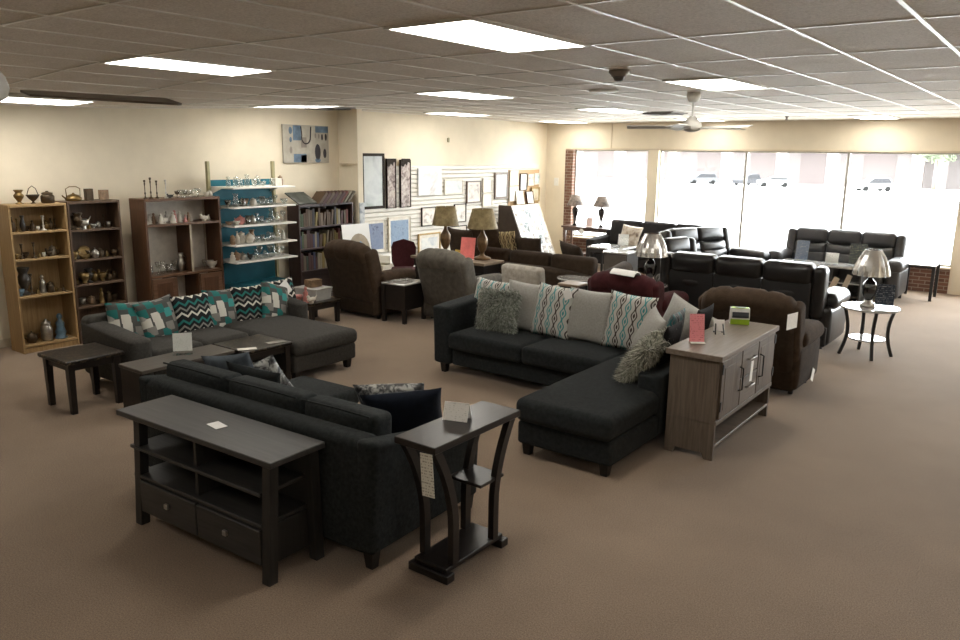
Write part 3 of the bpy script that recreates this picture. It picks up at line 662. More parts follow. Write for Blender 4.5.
# ---------------------------------------------------------------- leather reclining sofas
def reclining_sofa(label, loc, rz, n, sw, mt, back, h=1.05, lean=12, D=.98):
    t = thing('reclining_sofa', label, 'sofa', loc, rz, 'leather reclining sofas')
    a = .26; W = n * sw + 2 * a
    cushion(t, 'base', -W / 2 + .05, W / 2 - .05, -D + .14, -.05, .04, .3, back, .03, 0)
    T = Matrix.Translation((0, -.06, .2)) @ Matrix.Rotation(-radians(lean), 4, 'X')
    for i in range(n):
        x = -n * sw / 2 + sw * (i + .5); q = sw - .008
        MB().soft((x, -.02, .3), (q, .07, .66), .02, k=2, m=3, M=T).build('back_panel', back, t)
        MB().soft((x, -D / 2 - .12, .4), (q, D - .32, .2), .08, k=3, m=5, puff=.03).build('seat_cushion', mt, t)
        MB().soft((x, -D + .05, .25), (q, .12, .36), .05, k=3, m=4, puffy=.03).build('footrest', mt, t)
        sag = lambda o, u: [o[0], o[1], o[2] - .035 * (1 - u[0] ** 2)]
        MB().soft((x, -.15, .31), (q, .2, .27), .06, k=3, m=6, puffy=.06, M=T).build('lumbar_pad', mt, t)
        MB().soft((x, -.135, .5), (q, .2, .22), .06, k=3, m=6, puffy=.06, M=T, fn=sag).build('middle_pad', mt, t)
        MB().soft((x, -.1, .72), (q, .25, .27), .07, k=4, m=6, puffy=.03, M=T).build('head_pad', mt, t)
    for s in (-1, 1):
        MB().soft((s * (n * sw / 2 + .07), -.1, .5), (.16, .26, .66), .07, k=3, m=4, M=T).build('wing', mt, t)
        MB().soft((s * (W / 2 - a / 2), -D / 2 - .03, .29), (a - .04, D - .1, .5), .07, k=3, m=4, puffx=.02).build('arm_panel', mt, t)
        MB().soft((s * (W / 2 - a / 2), -D / 2 - .1, .58), (a + .03, D - .2, .2), .095, k=4, m=4, puff=.02).build('arm_pad', mt, t)
    for x in (-W / 2 + .12, W / 2 - .12):
        for y in (-.15, -D + .2): MB().cyl((x, y, 0), .025, 0, .06, 10).build('foot', M_foot, t)
    return t
reclining_sofa('long black leather reclining sofa seen from behind near the round lamp table', (-3.32, 9.95, 0), B_, 3, .62, M_lblk, M_lback, lean=3)
reclining_sofa('charcoal three seat reclining sofa facing the camera before the right window', (-3.15, 15.2, 0), F_, 3, .56, M_lgry, M_lgry, lean=10)
reclining_sofa('black leather loveseat facing right with glossy pillowed back near the windows', (-5.38, 13.68, 0), R_ - radians(20), 2, .68, M_lblk, M_lback, lean=14)
def leather_chair(label, loc, rz):
    t = reclining_sofa(label, loc, rz, 1, .6, M_lblk, M_lback, lean=14); t.name = 'leather_recliner'; t['category'] = 'recliner'; del t['group']; return t
leather_chair('shiny black leather recliner behind the silver-shaded lamp', (-4.95, 11.75, 0), R_ - radians(16))
# -- dark fabric sofa by the window
def plain_sofa(name, label, loc, rz, W, mt, n, bh=.95, ah=.6, D=.92, roll=False, cush=None):
    t = thing(name, label, 'sofa', loc, rz)
    cushion(t, 'base', -W / 2 + .06, W / 2 - .06, -D + .06, -.03, .1, .3, mt, .03, 0)
    MB().soft((0, -.1, bh * .44), (W - .12, .2, bh * .72), .07, k=3, m=6, fn=(lambda o, u: [o[0], o[1], o[2] - (.1 * abs(u[0]) ** 3 if u[2] > 0 else 0)]) if roll else None).build('back_frame', mt, t)
    for s in (-1, 1):
        if roll:
            xc = s * (W / 2 - .1); MB().soft((xc, -D / 2, .3), (.16, D - .04, .4), .05, k=3, m=4).build('arm_panel', mt, t)
            MB().lathe([(.02, -D / 2), (.11, -D / 2 + .01), (.13, -D / 2 + .05), (.13, D / 2 - .3), (.1, D / 2 - .06), (.03, D / 2)], 18, M=Matrix.Translation((xc + s * .03, -D / 2, .56)) @ Matrix.Rotation(radians(-90 - 8), 4, 'X')).build('arm_roll', mt, t)
        else:
            side_arm(t, min(s * W / 2, s * (W / 2 - .2)), max(s * W / 2, s * (W / 2 - .2)), -D, -.02, .1, ah, ah + .05, mt, .06)
    q = (W - .42) / n
    for i in range(n):
        x = -W / 2 + .21 + q * i
        cushion(t, 'seat_cushion', x + .004, x + q - .004, -D + .02, -.22, .3, .46, mt, .05, .02)
        tilted(t, 'back_cushion', x + .004, x + q - .004, -.14, .45, bh - .43, .2, -2 if roll else 8, mt, .07, .04)
    legs(t, [(-W / 2 + .1, -D + .1), (W / 2 - .1, -D + .1), (-W / 2 + .1, -.1), (W / 2 - .1, -.1)], .1, .06)
    return t
plain_sofa('fabric_sofa', 'long black fabric sofa facing the room under the left window post', (-6.72, 15.3, 0), F_, 2.6, M_dksofa, 3, .95, .6, .95)
pillow('cream and brown patterned pillow on the black fabric window sofa', (-7.03, 14.42, .72), 0, 22, 6, .46, .46, .15, print_mat('floral_cream', (.55, .5, .42), (.12, .08, .06), blob=(.4, .34, .27), scale=9), None)
plain_sofa('brown_sofa', 'dark brown rolled-arm sofa seen from behind beyond the lamp table', (-6.58, 9.85, 0), B_, 2.7, M_brn2, 3, .84, .6, .98, True)
G4 = 'cushions on the dark brown rolled-arm sofa'
M_ikat = ogee_mat('ikat_gold', (.5, .4, .22), (.05, .032, .02), (.06, .035, .02))
pillow('dark brown back cushion standing at the left end of the brown sofa', (-8.05, 10.2, .86), radians(170), 10, 0, .62, .5, .2, M_brn2, G4)
pillow('tall dark brown cushion standing behind the second lamp on the brown sofa', (-7.66, 10.35, .93), radians(185), 8, 8, .6, .56, .2, M_brown, G4)
pillow('gold and brown print pillow on the brown rolled-arm sofa', (-7.36, 10.45, .88), radians(178), 18, 4, .58, .46, .15, M_ikat, G4)
pillow('dark brown cushion right of the gold print pillow', (-6.86, 10.45, .82), radians(182), 14, 0, .5, .44, .18, M_brn2, G4)
pillow('dark brown cushion at the right arm of the brown sofa', (-6.0, 10.4, .78), radians(150), 24, -4, .6, .5, .2, M_brn2, G4)
def beige_chair():
    t = thing('accent_chair', 'beige upholstered chair seen from behind past the sectional pillows', 'chair', (-5.62, 8.42, 0), B_ - radians(5))
    MB().soft((0, -.09, .55), (.66, .15, .7), .05, k=3, m=5, puffy=.02, M=Matrix.Rotation(-radians(6), 4, 'X')).build('backrest', M_beige, t)
    cushion(t, 'seat', -.33, .33, -.66, -.1, .3, .46, M_beige, .06, .02)
    for s in (-1, 1): MB().soft((s * .34, -.36, .4), (.1, .6, .5), .045, k=3, m=4).build('arm', M_beige, t)
    legs(t, [(-.3, -.6), (.3, -.6), (-.3, -.06), (.3, -.06)], .2, .05)
beige_chair()
def maroon_chair():
    t = thing('dining_chair', 'maroon upholstered side chair in front of the blue prints', 'chair', (-8.95, 9.75, 0), radians(43)); t.scale = (.88, .88, .88)
    M_mar = fabric('maroon_fabric', (.055, .014, .016))
    T = Matrix.Translation((0, -.02, .46)) @ Matrix.Rotation(-radians(7), 4, 'X')
    pts = [(-.17, 0), (.17, 0), (.23, .12), (.24, .4), (.2, .5), (.1, .53), (0, .56), (-.1, .53), (-.2, .5), (-.24, .4), (-.23, .12)]
    MB().prism(pts, -.03, .03, 'y', T).build('backrest', M_mar, t)
    cushion(t, 'seat', -.24, .24, -.5, -.03, .4, .49, M_mar, .04, .02)
    for x in (-.2, .2):
        for y in (-.45, -.05): MB().tube([(x, y, 0), (x, y, .41)], .02, 4).build('leg', mat('mahogany', (.06, .025, .015), .35), t)
maroon_chair()
# ================================================================ TABLES AND CABINETS
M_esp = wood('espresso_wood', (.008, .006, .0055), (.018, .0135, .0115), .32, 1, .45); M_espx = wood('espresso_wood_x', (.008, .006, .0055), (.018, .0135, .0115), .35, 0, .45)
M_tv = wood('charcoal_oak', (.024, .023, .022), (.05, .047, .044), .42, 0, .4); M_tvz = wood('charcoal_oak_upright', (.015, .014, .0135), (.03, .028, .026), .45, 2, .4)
M_nick = mat('brushed_nickel', (.5, .48, .45), .3, .5, .9, var=.05); M_blackm = mat('black_metal', (.015, .015, .015), .4, .5)
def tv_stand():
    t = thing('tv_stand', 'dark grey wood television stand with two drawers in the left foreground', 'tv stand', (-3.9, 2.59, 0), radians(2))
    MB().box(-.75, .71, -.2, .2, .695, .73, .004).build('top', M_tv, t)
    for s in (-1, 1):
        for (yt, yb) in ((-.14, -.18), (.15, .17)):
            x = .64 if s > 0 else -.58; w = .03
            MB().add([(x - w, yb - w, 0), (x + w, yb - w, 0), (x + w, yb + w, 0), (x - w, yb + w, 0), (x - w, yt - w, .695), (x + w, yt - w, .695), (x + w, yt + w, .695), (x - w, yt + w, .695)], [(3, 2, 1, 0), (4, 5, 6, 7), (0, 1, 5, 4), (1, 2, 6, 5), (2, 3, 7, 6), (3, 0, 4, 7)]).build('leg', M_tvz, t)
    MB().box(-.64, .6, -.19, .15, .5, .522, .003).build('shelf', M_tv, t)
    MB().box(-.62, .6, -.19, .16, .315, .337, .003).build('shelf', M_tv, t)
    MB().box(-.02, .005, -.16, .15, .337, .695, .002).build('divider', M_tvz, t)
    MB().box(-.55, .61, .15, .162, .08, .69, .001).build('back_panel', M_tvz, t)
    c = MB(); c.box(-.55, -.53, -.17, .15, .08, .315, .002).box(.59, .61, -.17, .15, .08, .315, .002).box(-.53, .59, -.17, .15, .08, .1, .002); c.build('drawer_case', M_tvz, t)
    for s in (-1, 1):
        d = MB().box(-.54 if s < 0 else .036, .024 if s < 0 else .6, -.205, -.17, .1, .308, .004).build('drawer', M_tv, t)
        MB().box(s * .28 + .014, s * .28 + .046, -.225, -.205, .2, .232, .003).build('knob', M_nick, d, 'square nickel knob')
tv_stand()
solo('price_card', MB().box(-.06, .06, -.038, .038, 0, .002, .0004), M_wht, 'blank white card lying flat on the dark television stand', 'card', (-3.9, 2.59, .7315), (0, 0, radians(-8)))
def chairside():
    t = thing('side_table', 'tall narrow espresso side table with curved legs beside the charcoal sofa', 'side table', (-2.61, 3.31, 0), 0)
    MB().box(-.145, .145, -.4, .4, .8, .84, .004).build('top', M_esp, t)
    MB().box(-.12, .12, -.27, .27, .05, .08, .004).build('base_shelf', M_esp, t)
    MB().box(-.12, .12, .04, .27, .45, .47, .003).build('middle_shelf', M_esp, t)
    for sy in (-1, 1): MB().box(-.145, .145, sy * .26 - .035, sy * .26 + .035, 0, .05, .004).build('foot_rail', M_esp, t)
    for sy in (-1, 1):
        for sx in (-1, 1):
            path = [(sy * (.19 + .16 * (max(0, z - .3) / .5) ** 1.9), z) for z in [.08 + .72 * k / 10 for k in range(11)]]
            T = Matrix.Translation((sx * .105, 0, 0)); MB().strip(path, .04, .05, 'x', T).build('leg', M_esp, t)
chairside()
hang_tag('long white punched tag hanging from the near end of the tall side table', (-2.52, 2.905, .8), (0, radians(-4), 0), .085, .24, print_mat('tag_print', (.72, .7, .62), (.35, .32, .27), 60, .5))
def tent_card(label, loc, rz, w=.14, h=.1, m=None):
    o = MB(); p = [(-.04, 0), (0, h), (.002, h), (-.036, 0)]; q = [(.04, 0), (-.002, h), (0, h), (.044, 0)]
    o.prism([(a, b) for a, b in p], -w / 2, w / 2, 'x').prism(q, -w / 2, w / 2, 'x'); return solo('tent_card', o, m or M_cardtxt, label, 'card', loc, (0, 0, rz))
tent_card('white tent card standing on the tall narrow side table', (-2.66, 3.34, .8415), radians(18), .15, .1)
# -- grey wood cabinet
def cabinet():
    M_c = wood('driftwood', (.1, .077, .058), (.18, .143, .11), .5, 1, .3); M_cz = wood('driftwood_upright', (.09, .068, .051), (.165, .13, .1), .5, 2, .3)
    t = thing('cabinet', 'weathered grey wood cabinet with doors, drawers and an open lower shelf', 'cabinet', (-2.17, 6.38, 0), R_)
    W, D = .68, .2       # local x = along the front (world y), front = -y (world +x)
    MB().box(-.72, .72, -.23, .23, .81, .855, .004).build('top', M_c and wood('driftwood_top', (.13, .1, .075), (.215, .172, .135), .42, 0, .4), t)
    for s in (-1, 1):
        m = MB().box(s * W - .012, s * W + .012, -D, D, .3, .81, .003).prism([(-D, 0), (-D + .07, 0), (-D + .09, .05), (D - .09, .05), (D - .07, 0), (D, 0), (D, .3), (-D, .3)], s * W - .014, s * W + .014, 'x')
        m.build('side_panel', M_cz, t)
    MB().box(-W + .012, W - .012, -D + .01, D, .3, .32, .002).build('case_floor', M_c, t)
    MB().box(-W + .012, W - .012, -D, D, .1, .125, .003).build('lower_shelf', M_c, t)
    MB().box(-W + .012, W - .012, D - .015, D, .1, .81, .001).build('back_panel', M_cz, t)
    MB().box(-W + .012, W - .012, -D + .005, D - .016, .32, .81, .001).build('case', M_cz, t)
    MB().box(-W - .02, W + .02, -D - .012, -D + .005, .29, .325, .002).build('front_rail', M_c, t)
    for s in (-1, 1):
        d = MB().box(min(s * .22, s * .66), max(s * .22, s * .66), -D - .018, -D + .004, .335, .8, .003).box(min(s * .27, s * .6), max(s * .27, s * .6), -D - .021, -D - .018, .4, .74, .001).build('door', M_cz, t)
        MB().tube([(s * .26, -D - .019, .48), (s * .26, -D - .05, .49), (s * .26, -D - .05, .67), (s * .26, -D - .019, .68)], .006, 6).build('handle', M_blackm, d, 'black bar handle')
        for z in (.4, .7): MB().box(s * .655 - .012, s * .655 + .012, -D - .026, -D - .018, z, z + .08, .001).build('hinge', M_blackm, d)
    for (z0, z1) in ((.335, .56), (.57, .8)):
        d = MB().box(-.2, .2, -D - .018, -D + .004, z0, z1, .003).build('drawer', wood('driftwood_drawer', (.13, .105, .085), (.2, .165, .135), .5, 0, .3), t)
        zz = (z0 + z1) / 2 + .02; MB().tube([(-.08, -D - .018, zz), (-.08, -D - .045, zz), (.08, -D - .045, zz), (.08, -D - .018, zz)], .006, 6).build('handle', M_nick, d, 'nickel bar handle')
cabinet()
hang_tag('white hang tag on the upper drawer handle of the grey wood cabinet', (-1.918, 6.33, .69), (0, radians(6), R_), .06, .17)
def standing_sheet(name, label, cat, loc, rz, w, h, mt, lean=12, foot=True):
    t = thing(name, label, cat, loc, rz)
    MB().box(-w / 2, w / 2, -.002, .002, 0, h, .0005, M=Matrix.Rotation(-radians(lean), 4, 'X')).build('sheet', mt, t)
    if foot: MB().box(-w / 2, w / 2, -.06, .03, 0, .003, .0005).build('stand_foot', M_wht, t)
    return t
M_pink = print_mat('pink_notice', (.82, .3, .32), (.6, .18, .2), 60, .55)
standing_sheet('notice_sheet', 'pink printed notice standing at the near end of the grey wood cabinet', 'sign', (-2.28, 6.0, .8565), radians(35), .12, .23, M_pink)
def easel_card():
    t = thing('card_easel', 'small white card on a black easel in the middle of the cabinet top', 'card', (-2.25, 6.42, .8565), radians(30))
    T = Matrix.Rotation(-radians(18), 4, 'X')
    MB().box(-.045, .045, -.008, -.004, .02, .12, .0005, M=T).build('card', M_wht, t)
    for s in (-1, 1): MB().tube([(s * .035, -.04, 0), (s * .035, -.02, .025), (s * .03, .015, .08), (s * .035, .05, 0)], .006, 6).build('easel_leg', M_blackm, t)
easel_card()
def house_box():
    t = thing('display_box', 'white and lime green arched display box at the far end of the cabinet top', 'box', (-2.26, 6.95, .8565), radians(25))
    t.scale = (.82, .82, .82)
    arch = [(-.07, 0), (.07, 0), (.08, .1), (.05, .175), (-.05, .175), (-.08, .1)]
    MB().prism(arch, -.1, .1, 'x').build('body', mat('box_white', (.7, .7, .66), .5), t)
    lime = mat('lime_print', (.32, .5, .03), .5); dk = mat('label_black', (.04, .045, .05), .5)
    MB().prism([(-.0708, .0), (-.0768, .06), (-.0788, .06), (-.0728, 0)], -.1, .1, 'x').build('lower_label', lime, t, 'lime green band')
    MB().prism([(-.078, .075), (-.0805, .1), (-.064, .138), (-.067, .138), (-.083, .1), (-.081, .075)], -.085, .09, 'x').build('dark_label', dk, t, 'dark printed label')
    MB().box(-.09, .09, -.045, .045, .1755, .178, .0005).build('roof_label', lime, t, 'lime green top')
    MB().box(-.05, .06, -.02, .03, .178, .1795, .0003).build('roof_print', dk, t)
house_box()
# -- marble-top end table and coffee tables
M_marb = marble_mat()
def leg_table(name, label, cat, loc, rz, w, d, h, top, lm, lw=.05, inset=.03, thick=.035, apron=.07, taper=.8, lower=None):
    t = thing(name, label, cat, loc, rz)
    MB().box(-w / 2, w / 2, -d / 2, d / 2, h - thick, h, .006).build('top', top, t)
    i = inset + lw / 2
    a = MB(); z0, z1 = h - thick - apron, h - thick
    ax, ay = w / 2 - i, d / 2 - i
    a.box(-ax, ax, -ay - .01, -ay + .01, z0, z1, .002).box(-ax, ax, ay - .01, ay + .01, z0, z1, .002).box(-ax - .01, -ax + .01, -ay, ay, z0, z1, .002).box(ax - .01, ax + .01, -ay, ay, z0, z1, .002)
    a.build('apron', lm, t)
    for sx in (-1, 1):
        for sy in (-1, 1):
            x, y = sx * ax, sy * ay; q = lw / 2; b = q * taper
            MB().add([(x - b, y - b, 0), (x + b, y - b, 0), (x + b, y + b, 0), (x - b, y + b, 0), (x - q, y - q, z1), (x + q, y - q, z1), (x + q, y + q, z1), (x - q, y + q, z1)], [(3, 2, 1, 0), (4, 5, 6, 7), (0, 1, 5, 4), (1, 2, 6, 5), (2, 3, 7, 6), (3, 0, 4, 7)]).build('leg', lm, t)
    if lower: MB().box(-ax, ax, -ay, ay, lower, lower + .02, .003).build('lower_shelf', lm, t)
    return t
leg_table('end_table', 'brown marble-top end table with dark legs at far left', 'end table', (-7.12, 3.35, 0), 0, .54, .54, .5, M_marb, M_esp, .06, .03)
leg_table('coffee_table', 'brown marble-top coffee table between the grey chaise and the charcoal sofa', 'coffee table', (-6.37, 4.7, 0), 0, .54, .56, .45, M_marb, M_esp, .06, .02)
leg_table('low_table', 'low marble-top table with dark legs under the plastic bin by the book shelves', 'side table', (-8.25, 7.12, 0), 0, .56, .56, .32, M_marb, M_esp, .06, .02)
M_walg = wood('grey_walnut', (.05, .042, .036), (.1, .086, .074), .4, 1, .4)
def grey_coffee():
    t = thing('coffee_table', 'long grey-brown wood coffee table with a white card in front of the grey sectional', 'coffee table', (-6.45, 3.9, 0), 0)
    MB().box(-.19, .2, -.46, .5, .42, .45, .004).build('top', M_walg, t)
    MB().box(-.16, .17, -.42, .42, .12, .14, .003).build('lower_shelf', M_esp, t)
    for s in (-1, 1): MB().box(-.16, .17, s * .44 - .02, s * .44 + .02, 0, .42, .003).build('end_panel', M_esp, t)
grey_coffee()
def acrylic_card(label, loc, rz, w=.15, h=.16, mt=None, lean=8):
    t = thing('sign_holder', label, 'sign', loc, rz)
    T = Matrix.Rotation(-radians(lean), 4, 'X')
    MB().box(-w / 2, w / 2, -.002, .002, .03, h, .0005, M=T).build('sheet', mt or M_cardtxt, t)
    MB().box(-w / 2 - .006, w / 2 + .006, -.006, -.004, .0, h + .006, .0005, M=T).build('acrylic_front', glass_mat('acrylic', (.98, .99, .99), .015), t)
    MB().box(-w / 2, w / 2, -.05, .03, 0, .004, .0005).build('holder_foot', glass_mat('acrylic', (.98, .99, .99), .015), t)
    return t
acrylic_card('white card in a clear holder on the grey-brown coffee table', (-6.5, 4.0, .4515), radians(52), .17, .2)
MBK = mat('small_white_booklet', (.7, .67, .6), .6)
solo('price_card', MB().box(-.09, .09, -.04, .04, 0, .004, .001), MBK, 'small white booklet lying on the marble coffee table', 'card', (-6.2, 4.5, .4515), (0, 0, radians(60)))
solo('price_card', MB().box(-.1, .1, -.045, .045, 0, .004, .001), mat('grey_leaflet', (.25, .23, .2), .5), 'grey leaflet lying at the far side of the marble coffee table', 'card', (-6.2, 4.85, .4515), (0, 0, radians(75)))
# -- round lamp table on the right
M_gloss = mat('glossy_dark_top', (.02, .016, .014), .12, .5, var=.2, coat=.6)
def round_table(label, loc, r, h, top, lm, lower=True):
    t = thing('round_table', label, 'side table', loc, 0)
    MB().lathe([(r - .01, h - .025), (r, h - .02), (r, h - .005), (r - .008, h)], 40, smooth=False).build('top', top, t)
    if lower: MB().lathe([(r * .62, .2), (r * .63, .205), (r * .63, .215), (r * .62, .22)], 32, smooth=False).build('lower_shelf', top, t)
    for k in range(4):
        a = k * pi / 2 + radians(25); path = [(r * (.88 - .2 * sin(pi * (1 - z / h)) + .03 * (1 - z / h)), z) for z in [(h - .025) * j / 10 for j in range(11)]]
        MB().strip(path, .032, .034, 'y', Matrix.Rotation(a, 4, 'Z')).build('leg', lm, t)
    return t
M_glasstop = mat('pale_glass_top', (.45, .44, .42), .06, .6, var=.05, coat=.6)
round_table('round glass-top lamp table with curved black legs on the open carpet right', (-1.74, 10.12, 0), .325, .6, M_glasstop, M_blackm)
round_table('small white round table between the brown sofa and burgundy recliner', (-5.55, 9.72, 0), .28, .6, M_glasstop, M_blackm, False)
leg_table('end_table', 'black side table with pale glass top under the right window', 'end table', (-1.88, 15.05, 0), 0, .5, .62, .6, M_glasstop, M_blackm, .05, .0, .02, .03, .9)
def media_console():
    t = thing('media_console', 'grey open media console with pale reflective top before the reclining sofa', 'tv stand', (-3.2, 13.95, 0), 0)
    MB().box(-.68, .68, -.25, .25, .55, .58, .004).build('top', M_glasstop, t)
    dk = mat('console_grey', (.07, .066, .062), .4)
    MB().box(-.66, .66, -.23, .23, .08, .1, .002).build('base_shelf', dk, t)
    MB().box(-.64, .64, -.23, .23, .3, .318, .002).build('shelf', M_glasstop, t)
    for x in (-.64, -.2, .2, .64): MB().box(x - .014, x + .014, -.22, .22, 0, .55, .002).build('upright', dk, t)
    MB().box(-.64, .64, .21, .225, .1, .55, .001).build('back_panel', dk, t)
media_console()
M_bsign = print_mat('blue_sign', (.2, .26, .38), (.6, .62, .66), 40, .55); M_ysign = print_mat('dark_sign', (.12, .14, .15), (.55, .54, .4), 36, .55); M_kiosk = print_mat('navy_brochure', (.035, .05, .08), (.5, .52, .55), 45, .55)
acrylic_card('blue sign in a clear holder on the left of the media console', (-3.57, 13.95, .5815), radians(-12), .22, .36, M_bsign)
acrylic_card('small white card on the middle of the media console', (-3.05, 13.85, .5815), 0, .2, .2, M_wht)
acrylic_card('dark framed sign on the right of the media console', (-2.68, 13.98, .5815), radians(8), .26, .37, M_ysign)
hang_tag('pale tag dangling in front of the media console shelf', (-2.9, 13.69, .4), (0, radians(22), 0), .09, .26, mat('tan_tag', (.5, .42, .33), .6))
acrylic_card('navy brochure sign beside the lamp on the round glass-top table', (-1.6, 10.14, .6015), radians(10), .2, .28, M_kiosk)
# -- white-topped tables by the window sofa
def cube_table(label, loc, rz, w, d, h):
    t = thing('storage_table', label, 'side table', loc, rz)
    MB().box(-w / 2, w / 2, -d / 2, d / 2, h - .03, h, .004).build('top', M_glasstop, t)
    MB().box(-w / 2 + .02, w / 2 - .02, -d / 2 + .02, d / 2 - .02, .0, h - .03, .004).build('case', mat('console_brown_grey', (.085, .075, .066), .5), t)
    MB().box(-w / 2 + .04, w / 2 - .04, -d / 2 + .008, -d / 2 + .02, .06, h - .06, .003).build('door', mat('console_brown_grey', (.085, .075, .066), .5), t)
cube_table('grey boxy table with a pale top nearest in front of the window sofa', (-6.42, 12.85, 0), radians(0), .5, .5, .62)
leg_table('coffee_table', 'low table with pale reflective top before the black window sofa', 'coffee table', (-6.98, 13.55, 0), 0, .75, .6, .6, M_glasstop, M_blackm, .04, .01)
acrylic_card('small white card on the pale table by the patterned pillow', (-6.78, 13.62, .6015), radians(15), .2, .24, M_wht)
# -- console table under window 1
def console_table():
    t = thing('console_table', 'brown console table with two lamps under the left window', 'console table', (-8.4, 15.35, 0), 0)
    rb = wood('redbrown_wood', (.055, .026, .016), (.1, .05, .032), .3, 0, .5)
    MB().box(-.7, .7, -.2, .2, .72, .76, .005).build('top', rb, t); MB().box(-.64, .64, -.17, .17, .66, .72, .003).build('apron', rb, t)
    MB().box(-.64, .64, -.17, .17, .14, .165, .003).build('lower_shelf', rb, t)
    for sx in (-1, 1):
        for sy in (-1, 1): MB().box(sx * .62 - .025, sx * .62 + .025, sy * .15 - .025, sy * .15 + .025, 0, .66, .004).build('leg', rb, t)
console_table()
hang_tag('white diamond tag hanging from the brown console table', (-8.55, 15.176, .7), (0, radians(40), 0), .12, .12)
standing_sheet('notice_sheet', 'faint pale pink sheet standing between the two window lamps', 'sign', (-8.5, 15.35, .7615), 0, .16, .2, mat('pale_pink_sheet', (.7, .55, .52), .6))
# -- desk with two lamps
def desk():
    t = thing('lamp_table', 'dark desk with a worn tan top holding two gold-shaded lamps', 'table', (-7.42, 9.28, 0), 0)
    tan = wood('tan_oak', (.16, .115, .075), (.27, .2, .14), .4, 0, .35)
    MB().box(-.72, .72, -.26, .26, .72, .76, .006).build('top', tan, t); MB().box(-.68, .68, -.22, .22, .6, .72, .003).build('apron', M_esp, t)
    for s in (-1, 1): MB().box(s * .52 - .14, s * .52 + .14, -.22, .22, .08, .6, .004).build('pedestal', M_esp, t)
    legs(t, [(x, y) for x in (-.64, -.4, .4, .64) for y in (-.18, .18)], .08, .05)
    MB().box(-.38, .38, .19, .21, .2, .6, .001).build('modesty_panel', M_esp, t)
desk()
standing_sheet('notice_sheet', 'bright coral pink notice standing between the gold-shaded lamps', 'sign', (-7.2, 9.25, .7615), radians(12), .24, .33, mat('coral_sheet', (.85, .22, .2), .6))
solo('flyer_stack', MB().box(-.12, .12, -.09, .09, 0, .03, .002), M_wht, 'low stack of white flyers at the foot of the coral notice', 'paper', (-7.4, 9.16, .7615), (0, 0, .2))
standing_sheet('notice_sheet', 'small yellow card standing left of the coral notice', 'sign', (-7.42, 9.3, .7615), 0, .12, .12, mat('yellow_card', (.55, .38, .08), .6))
leg_table('side_table', 'dark side table with pale top between the two left recliners', 'side table', (-7.36, 8.02, 0), radians(4), .42, .5, .56, M_glasstop, M_esp, .06, .0, .025, .35)
leg_table('side_table', 'tan-topped side table right of the beige chair', 'side table', (-5.1, 8.85, 0), 0, .3, .3, .68, wood('tan_oak', (.16, .115, .075), (.27, .2, .14), .4, 0, .35), M_esp, .05, .0)
# ---------------------------------------------------------------- lamps
def shade_mat(name, c1, c2, sc=30):
    m, nt, b = nt_new(name); tc, x, y, z = obj_xyz(nt)
    n = N(nt, 'ShaderNodeTexNoise', Scale=9.0, Detail=5.0, Roughness=.7); L(nt, tc.outputs['Object'], n.inputs['Vector'])
    rp = ramp(nt, [(.35, c1), (.65, c2)]); L(nt, n.outputs[0], rp.inputs[0]); fin(nt, b, rp.outputs[0], .6); return m
def pleats(r0, r1, z0, z1, n=16, amp=.045):
    m = MB(); vs = []; fs = []; k = n * 2; J = 5
    for j in range(J + 1):
        q = j / J; r = r0 + (r1 - r0) * (.35 * q + .65 * q ** 2.2); z = z0 + (z1 - z0) * q
        for i in range(k): a = 2 * pi * i / k; rr = r * (1 + (amp if i % 2 else -amp)); vs.append((rr * cos(a), rr * sin(a), z))
    o = len(vs); vs += [(x * .965, y * .965, z) for x, y, z in vs]
    for j in range(J):
        for i in range(k):
            q = (j * k + i, j * k + (i + 1) % k, (j + 1) * k + (i + 1) % k, (j + 1) * k + i); fs.append(q); fs.append(tuple(v + o for v in reversed(q)))
    for i in range(k):
        fs.append((i, i + o, (i + 1) % k + o, (i + 1) % k)); e = J * k; fs.append((e + i, e + (i + 1) % k, e + (i + 1) % k + o, e + i + o))
    return m.add(vs, fs, False)
def cone_shade(r0, r1, z0, z1, n=28): return MB().lathe([(r0, z0), (r1, z1), (r1 - .006, z1), (r0 - .006, z0 + .002), (r0, z0)], n, cap=False)
def lamp(label, loc, body, shade, bm, sm, group, trim=None):
    t = thing('table_lamp', label, 'lamp', loc, 0, group)
    MB().lathe(body, 20).build('body', bm, t); shade.build('lamp_shade', sm, t)
    zt = body[-1][1]
    MB().cyl((0, 0, 0), .006, zt - .002, zt + .3, 8).build('harp', M_nick, t)
    if trim: MB().lathe(trim, 20).build('base', M_nick, t)
    return t
GL = 'gold-shaded lamps on the desk'
M_gold = shade_mat('gold_brocade', (.14, .1, .045), (.3, .235, .12)); M_bron = mat('antique_bronze', (.12, .07, .03), .4, .5, .5, var=.5, scale=12)
body = [(.005, 0), (.13, .0), (.14, .02), (.1, .04), (.04, .06), (.03, .1), (.06, .15), (.085, .24), (.08, .32), (.045, .38), (.025, .42), (.02, .47)]
lamp('gold-shaded bronze urn lamp at the left end of the dark desk', (-7.74, 9.4, .7615), body, cone_shade(.21, .15, .47, .76), M_bron, M_gold, GL)
lamp('gold-shaded bronze urn lamp at the right end of the dark desk', (-7.02, 9.4, .7615), body, cone_shade(.235, .155, .47, .76), M_bron, M_gold, GL)
M_silv = mat('silver_satin', (.5, .49, .47), .22, .6, .8, var=.15, scale=6); M_vase = mat('black_lacquer', (.012, .01, .01), .12, .6, var=.1, coat=.6)
vb = [(.04, .08), (.045, .1), (.075, .16), (.085, .24), (.06, .3), (.03, .33), (.02, .36)]
vt = [(.005, 0), (.085, 0), (.09, .015), (.07, .04), (.045, .06), (.04, .082)]
GS = 'black vase lamps with pleated silver shades'
